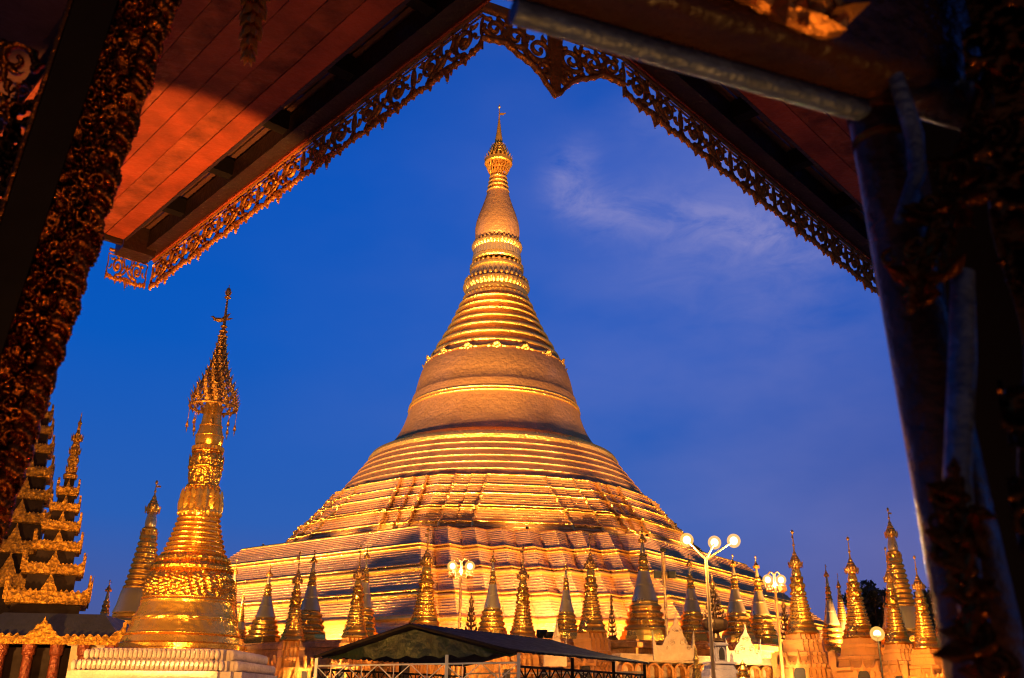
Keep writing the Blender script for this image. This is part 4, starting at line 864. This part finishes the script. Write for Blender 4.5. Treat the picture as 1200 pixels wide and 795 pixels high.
# ------------------------------------------------------------------ unseen floods added to light the front rows
def ground_flood(loc, target, power, col, size=60, mast=.35):
    t = thing('added_floodlight', 'unseen black floodlight standing on the paving to light the front rows', 'floodlight', loc, 'added ground floodlights on the paving')
    d = Vector(target) - Vector((loc[0], loc[1], loc[2] + mast)); q = d.to_track_quat('-Z', 'Y'); Rm = np.array(q.to_matrix()); c = np.array([0, 0, mast])
    b = MB(); b.loft([[c + Rm @ np.array([x * k, y * k, z]) for x, y in ((-1, -1), (1, -1), (1, 1), (-1, 1))] for z, k in ((.2, .1), (.12, .2), (-.04, .24))]); b.build('housing', 'black_metal', t)
    b = MB(); b.box(c + Rm @ np.array([0, 0, -.06]), (.44, .44, .02), Rm); b.build('lens', 'flood_glow', t)
    b = MB(); b.tube([(-.26, 0, mast), (-.26, 0, .03), (.26, 0, .03), (.26, 0, mast)], .02, 6); b.build('bracket', 'black_metal', t)
    light('SPOT', c + Rm @ np.array([0, 0, -.12]), None, power, col, t, size, .6, .25).rotation_euler = q.to_euler()
ground_flood((-4.5, 13, 0), (-9.9, 30, 8), 7000, (1, .44, .08), 60)
ground_flood((-5.6, 8.6, 0), (-9.9, 30, 5.5), 26000, (1, .46, .09), 34, 4.6)  # unseen lamp on a mast, added for highlights on the big stupa
ground_flood((9, 46, 0), (9, 62, 5.5), 7000, SODIUM, 70)
ground_flood((15, 48, 0), (16, 64, 5.5), 6000, SODIUM, 70)
ground_flood((-16.5, 22, 0), (-10, 30, 7), 12000, (1, .42, .07), 80)
ground_flood((-8, 27.5, 0), (-9.9, 30, 9), 2500, (1, .46, .09), 100)
ground_flood((-8, 26, 0), (-16, 38, 8), 14000, (1, .5, .10), 80)
ground_flood((-18, 26, 0), (-17, 38, 8), 9000, (1, .5, .10), 90)
ground_flood((-27, 44, 0), (-22, 58, 11), 7000, SODIUM, 80)
ground_flood((-6.0, 21, 0), (-2.5, 29, 3), 1300, WARM, 70)
for x, y, tx, ty, w in ((-30, 72, -26, 92, 9e3), (-14, 66, -14, 84, 8e3), (-2, 63, -2, 78, 7e3), (9, 62.8, 8, 77, 7e3), (16, 58, 16, 79, 9e3), (29, 66, 24, 84, 8e3)):
    ground_flood((x, y, 0), (tx, ty, 12.5), w * 1.7, WARM, 58)
for x, y, tx, ty, w in ((-16, 57, -17, 72, 8e3), (-3, 57, -5, 73, 8e3), (6, 55, 5, 71, 5e3), (18, 51, 19, 66, 7e3), (25, 50, 25, 63, 6e3), (33, 60, 32, 74, 9e3)):
    ground_flood((x, y, 0), (tx, ty, 8), w, AMBER, 90)

# ------------------------------------------------------------------ the pavilion the picture looks out from
pvn = thing('carved_pavilion', 'dark carved wooden pavilion whose eaves, posts and lace trim frame the view', 'pavilion', (0, 3, 0))
PO = np.array([0, 3.0, 0])
def pav(b, name, m, parent=None, ang=38):
    b.v = [(x - PO[0], y - PO[1], z) for x, y, z in b.v]; return b.build(name, m, parent or pvn, ang=ang)
ZE = 5.6
def wing(o, d):
    d = np.array([*d, 0.0]); d /= np.linalg.norm(d); q = np.array([-d[1], d[0], 0]) * (1 if d[0] < 0 else -1); return np.array([*o, ZE]), d, q
LW = wing((-.2, 4.53), (-.674, .739)); RW = wing((.7, 4.97), (.668, .744))
def wbox(b, W_, s0, s1, q0, q1, z0, z1):
    o, d, q = W_; Rm = np.column_stack([d, q, [0, 0, 1]]); c = o + d * (s0 + s1) / 2 + q * (q0 + q1) / 2 + [0, 0, (z0 + z1) / 2]; b.box(c, (s1 - s0, q1 - q0, z1 - z0), Rm)
# lace tile
TW, THh = .52, .31; nx, ny = 88, 54
def lace_strokes():
    S_ = [([(u, .288) for u in np.linspace(-.1, TW + .1, 60)], .012, .012), ([(u, .255) for u in np.linspace(-.1, TW + .1, 60)], .005, .005)]
    for off in (-TW, 0, TW):
        S_.append(([(u + off, .078 + .016 * math.cos(u / TW * 4 * PI)) for u in np.linspace(0, TW, 60)], .0085, .0085))
        for cx, sg in ((.13, 1), (.39, -1)):
            S_.append((spiral((cx + off, .172), .072, -PI / 2, 1.55 * sg), .012, .009)); S_.append((spiral((cx + off, .172), .012, 0, .9, .2, 12), .012, .01))
            for k in range(6):
                a = -PI / 2 + sg * (.5 + k * .85); p = np.array([cx + off + .074 * math.cos(a), .172 + .074 * math.sin(a)]); e = np.array([math.cos(a + sg * .7), math.sin(a + sg * .7)]); S_.append((arc(p, p + e * .042, .25 * sg, 7), .012, .003))
            S_.append((arc((cx + off + sg * .06, .11), (cx + off + sg * .125, .2), -.2 * sg), .011, .005)); S_.append((arc((cx + off + sg * .125, .16), (cx + off + sg * .09, .27), .2 * sg), .01, .006))
            S_.append((arc((cx + off - sg * .10, .08), (cx + off - sg * .125, .25), .16 * sg), .009, .006))
        for u, dl in ((0, .030), (.065, .028), (.13, .05), (.195, .03), (.26, .076), (.325, .03), (.39, .05), (.455, .028)):
            S_.append((arc((u + off - .006, .078), (u + off + .008, .078 - dl), .1, 8), .019, .003)); S_.append((arc((u + off + .02, .075), (u + off + .034, .08 - dl * .6), .2, 6), .012, .003))
    return S_
Fl = strokes(lace_strokes(), nx, ny, TW, THh); Hl = .004 + .011 * np.sqrt(np.clip(Fl / .011, 0, 1))
lv, lf = cutout(Fl, Hl, TW, THh, -.010)
def lace(name, o, d, n_, L_, m='lace_metal'):
    b = MB(); k = L_ / (n_ * TW); q = np.cross(d, [0, 0, 1]); 
    for i in range(n_): b.add(place([(u * k, v * 1.25, w) for u, v, w in lv], o + d * i * TW * k + [0, 0, -.37], d, (0, 0, 1), q), lf)
    return pav(b, name, m, ang=50)
o, d, q = LW
# seen from under the roof: run the tiles so that the carved side faces inwards
lace('eave_lace', o + d * 4.78 - q * .01, -d, 7, 4.78); lace('eave_lace', RW[0] - RW[1] * .0 - RW[2] * .01, RW[1], 7, 4.78)
lace('end_lace', o + d * 4.80 + q * .40, -q, 1, .37)
# corner pendant: a fretted triangle
pw, ph = 1.0, .56; pnx, pny = 150, 84
U, V = np.meshgrid(np.linspace(0, pw, pnx), np.linspace(0, ph, pny))
def low(u):
    x = abs(u - .5); return np.interp(x, [0, .05, .11, .17, .26, .34, .5], [.02, .07, .15, .20, .24, .29, .27]) 
edge_ = V - low(U) - .010 * np.abs(np.sin(U * 52)); S_ = []
for sg in (-1, 1):
    for cx, cz, r in ((.115, .345, .085), (.27, .38, .075), (.085, .21, .055), (.41, .39, .07)):
        S_.append((spiral((.5 + sg * cx, cz), r, PI * (sg < 0) - .6 * sg, 1.5 * -sg), .015, .010))
        for k in range(6):
            a = k * 1.05; p = np.array([.5 + sg * cx + r * math.cos(a), cz + r * math.sin(a)]); S_.append((arc(p, p + .05 * np.array([math.cos(a + .8), math.sin(a + .8)]), .2, 7), .015, .004))
    S_.append(([(.5 + sg * x, float(low(.5 + sg * x)) + .022) for x in np.linspace(0, .5, 60)], .019, .019)); S_.append((arc((.5 + sg * .19, .25), (.5 + sg * .2, .5), .1), .012, .012)); S_.append((arc((.5 + sg * .34, .3), (.5 + sg * .34, .5), -.1), .012, .012))
S_.append(([(.5, z) for z in np.linspace(.03, .54, 40)], .03, .055)); S_.append(([(u, .53) for u in np.linspace(0, 1, 80)], .04, .04))
Fp = np.minimum(strokes(S_, pnx, pny, pw, ph), edge_); Hp = .004 + .014 * np.sqrt(np.clip(Fp / .014, 0, 1))
vs, fs = cutout(Fp, Hp, pw, ph, -.012)
cL, cR_ = LW[0] - LW[2] * .0, RW[0]; dd = cR_ - cL; Ln = np.linalg.norm(dd); dd /= Ln; qq = np.cross(dd, [0, 0, 1])
vs = [(u * Ln / pw, v, w - .10 * (1 - abs(u - .5) / .5) * 0) for u, v, w in vs]
b = MB(); b.add(place(vs, cL + [0, 0, -.52], dd, (0, 0, 1), qq), fs); pav(b, 'corner_pendant', 'lace_metal', ang=50)
# fascia, rafters, roof sheets and soffit of each wing
for W_, Ln_ in ((LW, 4.75), (RW, 5.2)):
    b = MB(); wbox(b, W_, -.55, Ln_ + .02, .03, .15, .0, .17); pav(b, 'fascia_board', 'dark_wood', ang=25)
    b = MB(); wbox(b, W_, -.55, Ln_, .010, .028, -.02, .10); pav(b, 'fascia_batten', 'red_wood', ang=25)
    for k in range(6):
        b = MB(); s0 = .25 + k * .88; wbox(b, W_, s0, s0 + .09, .152, .343, .04, .18); pav(b, 'rafter', 'black_lacquer', ang=25)
    b = MB(); wbox(b, W_, -1.2, Ln_ + .1, -.06, .185, .20, .23); pav(b, 'roof_sheet', 'roof_tin', ang=25)
    b = MB(); wbox(b, W_, -2.2, Ln_ + .1, .20, 3.4, .20, .23)
    for k in range(60): s0 = -.5 + rng.random() * (Ln_ + .4); wbox(b, W_, s0, s0 + rng.random() * .16, .18, .21, .232, .236 + .0005 * k)
    pav(b, 'roof_sheet', 'roof_tin', ang=25)
    b = MB(); wbox(b, W_, -1.8, Ln_ - .2, .345, .37, .0, .19); pav(b, 'soffit_edge', 'dark_wood', ang=25)
    for k in range(8):      # planks of unequal width, butted at odd places, some sagging a little
        q0 = .372 + k * .168; z_ = .004 * rng.random(); cut = .6 + 3.2 * rng.random()
        b = MB()
        for a_, c_ in ((-1.6, cut), (cut + .004, Ln_ - .2)): wbox(b, W_, a_, c_, q0, q0 + .161 + .004 * rng.random(), z_, .03 + z_); z_ += .003
        pav(b, 'soffit_board', ('red_wood', 'worn_wood')[k % 3 == 1], ang=25)
b = MB(); wbox(b, LW, 4.575, 4.78, .06, .36, -.06, .19); wbox(b, LW, 4.56, 4.60, .37, 1.3, -.04, .17); pav(b, 'end_bracket', 'dark_wood', ang=25)
# gable roof above, so that the pavilion is a roofed place
b = MB(); b.add([(-4.2, -3.5, 5.95), (4.6, -3.5, 5.95), (4.6, 2.2, 6.3), (.25, 3.9, 6.5), (-4.2, 1.2, 6.3), (0, -3.5, 8.2), (.25, 3.0, 8.2)], [(0, 5, 6, 3, 4), (5, 1, 2, 3, 6)]); pav(b, 'upper_roof', 'roof_tin', ang=25)

# carved band on the left post: foliage scrolls in deep relief
def foliage(w, h, n, seed, rmin=.018, rmax=.05, x0=0.0, x1=None):
    r = np.random.default_rng(seed); S_ = []; x1 = w if x1 is None else x1
    for _ in range(n):
        c = (x0 + r.random() * (x1 - x0), r.random() * h); R_ = rmin + r.random() * (rmax - rmin); sg = 1 if r.random() < .5 else -1; a0 = r.random() * 6.3
        S_.append((spiral(c, R_, a0, 1.2 * sg, .85, 20), R_ * .26, R_ * .14))
        for k in range(5):
            a = a0 + sg * k * .9; p = np.array([c[0] + R_ * math.cos(a), c[1] + R_ * math.sin(a)]); e = np.array([math.cos(a + sg * .6), math.sin(a + sg * .6)]); S_.append((arc(p, p + e * R_ * .75, .25 * sg, 5), R_ * .24, R_ * .06))
    return S_
def relief_grid(S_, nx, ny, w, h):
    U, V = np.meshgrid(np.linspace(0, w, nx), np.linspace(0, h, ny)); Hh = np.zeros(U.shape); F = np.full(U.shape, -9.0)
    for i, (pts, r0, r1) in enumerate(S_):
        pts = np.asarray(pts, float); n = len(pts); lo = pts.min(0) - .06; hi = pts.max(0) + .06
        i0, i1 = max(0, int(lo[1] / h * (ny - 1))), min(ny, int(hi[1] / h * (ny - 1)) + 2); j0, j1 = max(0, int(lo[0] / w * (nx - 1))), min(nx, int(hi[0] / w * (nx - 1)) + 2)
        if i0 >= i1 or j0 >= j1: continue
        u, v = U[i0:i1, j0:j1], V[i0:i1, j0:j1]; f = np.full(u.shape, -9.0)
        for k, p in enumerate(pts): f = np.maximum(f, r0 + (r1 - r0) * k / max(1, n - 1) - np.hypot(u - p[0], v - p[1]))
        F[i0:i1, j0:j1] = np.maximum(F[i0:i1, j0:j1], f); hh = np.sqrt(np.clip(f, 0, None) * max(r0, .006)) * 1.15 + (f > 0) * .006 * ((i * 7) % 5); Hh[i0:i1, j0:j1] = np.maximum(Hh[i0:i1, j0:j1], hh)
    return F, Hh
A_, B_ = at(-72, 640, 2.25), at(146, -20, 1.75); up_ = B_ - A_; hL = float(np.linalg.norm(up_)) * 1.06; up_ /= np.linalg.norm(up_)
vw = (A_ + B_) / 2 - EYE; vw /= np.linalg.norm(vw); U_ = np.cross(vw, up_); U_ /= np.linalg.norm(U_); N_ = np.cross(U_, up_); N_ = N_ if N_ @ vw < 0 else -N_
bw = .26; gx, gy = 130, 620
S_ = foliage(bw, hL, 420, 11, .006, .020, .0, .092)
rr_ = np.random.default_rng(4)
for k in range(23):   # leaves that jut past the right edge
    y = hL * (k + .5) / 23; y2 = y - .05 - .03 * rr_.random()
    for q in range(4): S_.append((arc((.085, y - .016 * q), (.10 + .022 * rr_.random(), y2 - .012 * q), .3, 8), .013, .004))
F, Hh = relief_grid(S_, gx, gy, bw, hL)
U, V = np.meshgrid(np.linspace(0, bw, gx), np.linspace(0, hL, gy)); F = np.maximum(F, .092 + .006 * np.sin(V * 60) - U)
vs, fs = cutout(F, Hh * 1.0, bw, hL, -.05)
b = MB(); b.add(place(vs, A_, U_, up_, N_), fs); pav(b, 'carved_band', 'carved_gilt', ang=60)
def slab(name, o, U, V, Nn, w, h, d0, d1, m, par=None):
    b = MB(); b.loft([[o + U * x + V * y + Nn * d for x, y in ((0, 0), (w, 0), (w, h), (0, h))] for d in (d0, d1)]); return pav(b, name, m, par, 25)
slab('post', A_ - U_ * .085, U_, up_, N_, .083, hL, -.12, .05, 'black_lacquer'); slab('post_core', A_ - U_ * .004, U_, up_, N_, .088, hL, -.11, -.053, 'black_lacquer')
b = MB(); b.tube([A_ - U_ * .09 + N_ * .03, A_ - U_ * .09 + N_ * .03 + up_ * hL], .008, 8); pav(b, 'post_bead', 'carved_gilt')
# openwork panel left of the post
pnw, pnh = .30, 1.3; o_ = at(-205, 640, 2.3); S_ = foliage(pnw, pnh, 120, 21, .018, .05)
S_ += [([(x, .006) for x in np.linspace(0, pnw, 60)], .012, .012), ([(pnw - .01, y) for y in np.linspace(0, pnh, 80)], .014, .014)]
F, Hh = relief_grid(S_, 90, 360, pnw, pnh); vs, fs = cutout(F, Hh, pnw, pnh, -.012); b = MB(); b.add(place(vs, o_, U_, up_, N_), fs); pav(b, 'fret_panel', 'carved_gilt', ang=60)
# lower part of the post and carving down to the floor
# hanging carved drop
b = MB(); p0, p1 = at(306, -60, 2.5), at(289, 82, 2.45); ax_ = p1 - p0; la = np.linalg.norm(ax_); ax_ /= la; e1 = np.cross(ax_, [0, 1, 0]); e1 /= np.linalg.norm(e1); e2 = np.cross(ax_, e1)
for k in range(11):
    f_ = k / 10; r = .05 * (1 - f_) ** .6 + .006
    for j in range(6):
        a = j * PI / 3 + k * .5; e = e1 * math.cos(a) + e2 * math.sin(a); b.leaf(p0 + ax_ * la * (f_ * .86) + e * r * .5, ax_, e, .075 * (1 - .4 * f_), .055 * (1 - .55 * f_), .3, .45)
b.tube([p0 - ax_ * .5, p0, p0 + ax_ * la * .85], [.02, .03, .005], 8); pav(b, 'carved_drop', 'beam_gilt')
# right: the cross beam, its strip with a painted sky sheen and the posts
ZB = 2.45; K = .4545
pA, pB = atz(585, 26, ZB), atz(985, 138, ZB); db = pB - pA; lb = float(np.linalg.norm(db)); db /= lb; nb_ = np.array([db[1], -db[0], 0.0])   # towards the camera
def bar(o, d, n_, L_, pts, name, m):
    b = MB(); b.loft([[o + d * s + n_ * x + np.array([0, 0, z]) for x, z in pts] for s in (0, .01, L_)]); return pav(b, name, m, ang=40)
def rrect(x0, x1, z0, z1, r, n=6):
    pts = []
    for cx, cz, a in ((x1 - r, z0 + r, -PI / 2), (x1 - r, z1 - r, 0), (x0 + r, z1 - r, PI / 2), (x0 + r, z0 + r, PI)):
        for i in range(n + 1): t_ = a + PI / 2 * i / n; pts.append(((cx + r * math.cos(t_)) * K, (cz + r * math.sin(t_)) * K))
    return pts
bar(pA - db * .02 * K, db, nb_, lb + 1.0, rrect(.0, .20, .05, .55, .05), 'cross_beam', 'lacquer_post')
bar(pA + db * .03 * K, db, nb_, lb + .06, rrect(-.01, .055, -.005, .06, .028), 'sheen_strip', 'sky_sheen_pipe')
b = MB(); r_ = np.random.default_rng(8)      # gilded foliage on the beam
for k in range(24):
    s0 = lb * (.45 + .42 * k / 24); c = pA + db * s0 + nb_ * .208 * K + np.array([0, 0, (.09 + .17 * r_.random()) * K]); a = r_.random() * 6.28; u_ = db * math.cos(a) + np.array([0, 0, 1]) * math.sin(a); b.leaf(c, u_, nb_, (.12 + .06 * r_.random()) * K, .075 * K, .3, .4)
for k in range(5):
    s0 = lb * (.5 + .36 * k / 5); c = pA + db * s0 + nb_ * .225 * K + np.array([0, 0, .16 * K]); b.tube([c + (db * x + np.array([0, 0, z])) * K for x, z in spiral((0, 0), .085, k, 1.2)], [(.030 - .0005 * i) * K for i in range(46)], 8)
pav(b, 'beam_carving', 'beam_gilt')
Yc = float(pB[1]); cT, cB = at(1010, 60, Yc + .02), at(1166, 830, Yc + .02)
b = MB(); b.tube([cT + (cB - cT) * t_ for t_ in (-.3, 0, .25, .5, .75, 1, 1.4)], [x * K for x in (.070, .074, .080, .086, .092, .10, .105)], 32); pav(b, 'round_post', 'lacquer_post')
b = MB()
for t_ in (.12, .17): b.tube([cT + (cB - cT) * t_, cT + (cB - cT) * (t_ + .012)], .082 * K, 28)
pav(b, 'post_collar', 'carved_gilt')
b = MB(); b.tube([at(1128, 320, Yc * .93), at(1128, 420, Yc * .93), at(1122, 560, Yc * .93), at(1136, 700, Yc * .93), at(1175, 860, Yc * .93)], [.030 * K, .034 * K, .032 * K, .03 * K, .03 * K], 20); pav(b, 'side_pipe', 'sky_sheen_pipe')
b = MB(); b.tube([at(1020, -60, Yc * .95), at(1040, 60, Yc * .95), at(1072, 160, Yc * .95), at(1075, 205, Yc * .95), at(1052, 260, Yc * .95)], [x * K for x in (.022, .022, .026, .024, .012)], 18); pav(b, 'curved_brace', 'sky_sheen_pipe')
# dark carved panel filling the right edge
pR0 = at(1215, 900, Yc * .9); pRu = at(1110, -120, Yc * .95) - pR0; hR = float(np.linalg.norm(pRu)); pRu /= hR; vr = pR0 + pRu * hR / 2 - EYE; vr /= np.linalg.norm(vr); UR = np.cross(vr, pRu); UR /= np.linalg.norm(UR); NR = -vr
S_ = foliage(.3, hR, 130, 33, .016, .04); F, Hh = relief_grid(S_, 90, 300, .3, hR); U, V = np.meshgrid(np.linspace(0, .3, 90), np.linspace(0, hR, 300)); F = np.maximum(F, U - .02 - .01 * np.sin(V * 18))
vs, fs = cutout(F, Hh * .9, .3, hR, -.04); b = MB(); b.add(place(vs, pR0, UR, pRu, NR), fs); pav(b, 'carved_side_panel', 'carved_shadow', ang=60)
# carved brackets clasping the post: acanthus lumps, kept behind its outer edge
def clasp(pts, n, sx, sz, Yk, seed):
    b = MB(); r_ = np.random.default_rng(seed); P = [at(x, y, Yc * Yk) for x, y in pts]
    b.tube(P, [.022 * K] * len(P), 10)
    for i in range(n):
        t_ = r_.random() * (len(P) - 1.001); k = int(t_); c = P[k] + (P[k + 1] - P[k]) * (t_ - k) + (UR * r_.normal(0, sx) + pRu * r_.normal(0, sz)) * K + NR * .02 * K
        a = r_.random() * 6.28; e1, e2 = UR * math.cos(a) + pRu * math.sin(a), -UR * math.sin(a) + pRu * math.cos(a); R_ = r_.uniform(.016, .036) * K
        if i % 3 == 0: b.tube([c + e1 * x + e2 * z + NR * .25 * R_ * (1 - q / 24) for q, (x, z) in enumerate(spiral((0, 0), R_, 0, 1.1, .85, 24))], [R_ * .3 * (1 - .5 * q / 24) for q in range(24)], 6)
        else: b.leaf(c, e1, NR, R_ * 2.4, R_ * 1.5, .35, .35); b.ell(c, (R_ * .7, R_ * .4, R_ * .4), np.column_stack([e1, e2, NR]), 8, 6)
    return b
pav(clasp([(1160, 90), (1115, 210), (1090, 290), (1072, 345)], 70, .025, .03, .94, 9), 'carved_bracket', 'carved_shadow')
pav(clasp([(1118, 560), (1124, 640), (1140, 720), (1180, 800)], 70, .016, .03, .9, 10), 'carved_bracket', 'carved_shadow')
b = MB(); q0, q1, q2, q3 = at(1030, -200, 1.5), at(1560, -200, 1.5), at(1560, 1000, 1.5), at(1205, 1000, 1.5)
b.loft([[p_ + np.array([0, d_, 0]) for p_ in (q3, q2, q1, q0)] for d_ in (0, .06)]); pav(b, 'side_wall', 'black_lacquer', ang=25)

# unseen lamps assumed on the pavilion floor to light soffit, lace and carving
def assumed_floor_lamp(loc, target, power, col, size):
    t = thing('assumed_uplight', 'unseen small black lamp assumed on the pavilion floor to light the eaves and carving', 'assumed_uplight', loc, 'assumed uplights on the pavilion floor')
    q = (Vector(target) - Vector(loc)).to_track_quat('-Z', 'Y'); Rm = np.array(q.to_matrix()); c = np.array([0, 0, .14])
    b = MB(); b.loft([[c + Rm @ np.array([k * math.cos(a), k * math.sin(a), z]) for a in [2 * PI * i / 14 for i in range(14)]] for z, k in ((.1, .04), (.07, .07), (-.05, .09))]); b.build('housing', 'black_metal', t)
    b = MB(); b.ell(c + Rm @ np.array([0, 0, -.05]), (.08, .08, .02), Rm, 14, 6); b.build('lens', 'flood_glow', t)
    light('SPOT', c + Rm @ np.array([0, 0, -.09]), None, power, col, t, size, .25, .06).rotation_euler = q.to_euler()
assumed_floor_lamp((-2.3, 5.0, 0), (-3.0, 7.0, 5.6), 3600, (1, .40, .07), 36)
assumed_floor_lamp((-.2, 4.4, 0), (-.9, 6.0, 5.6), 170, (1, .38, .07), 90)
assumed_floor_lamp((1.2, 3.4, 0), (1.9, 6.0, 5.6), 16, (1, .38, .07), 90)
assumed_floor_lamp((.55, .35, 0), (.84, 1.06, 2.1), 40, (1, .42, .09), 52)  # added to light the beam carving
assumed_floor_lamp((1.25, .25, 0), (.75, 1.06, 2.2), 30, (1, .42, .09), 80)  # added for a bright streak on the round post
assumed_floor_lamp((-.5, 1.3, 0), (-.9, 2.6, 4.6), 90, (1, .42, .08), 50)  # added to light the hanging carved drop
assumed_floor_lamp((.15, .75, 0), (-.55, 2.0, 2.6), 60, (1, .40, .07), 70)  # added for glints on the left carved band
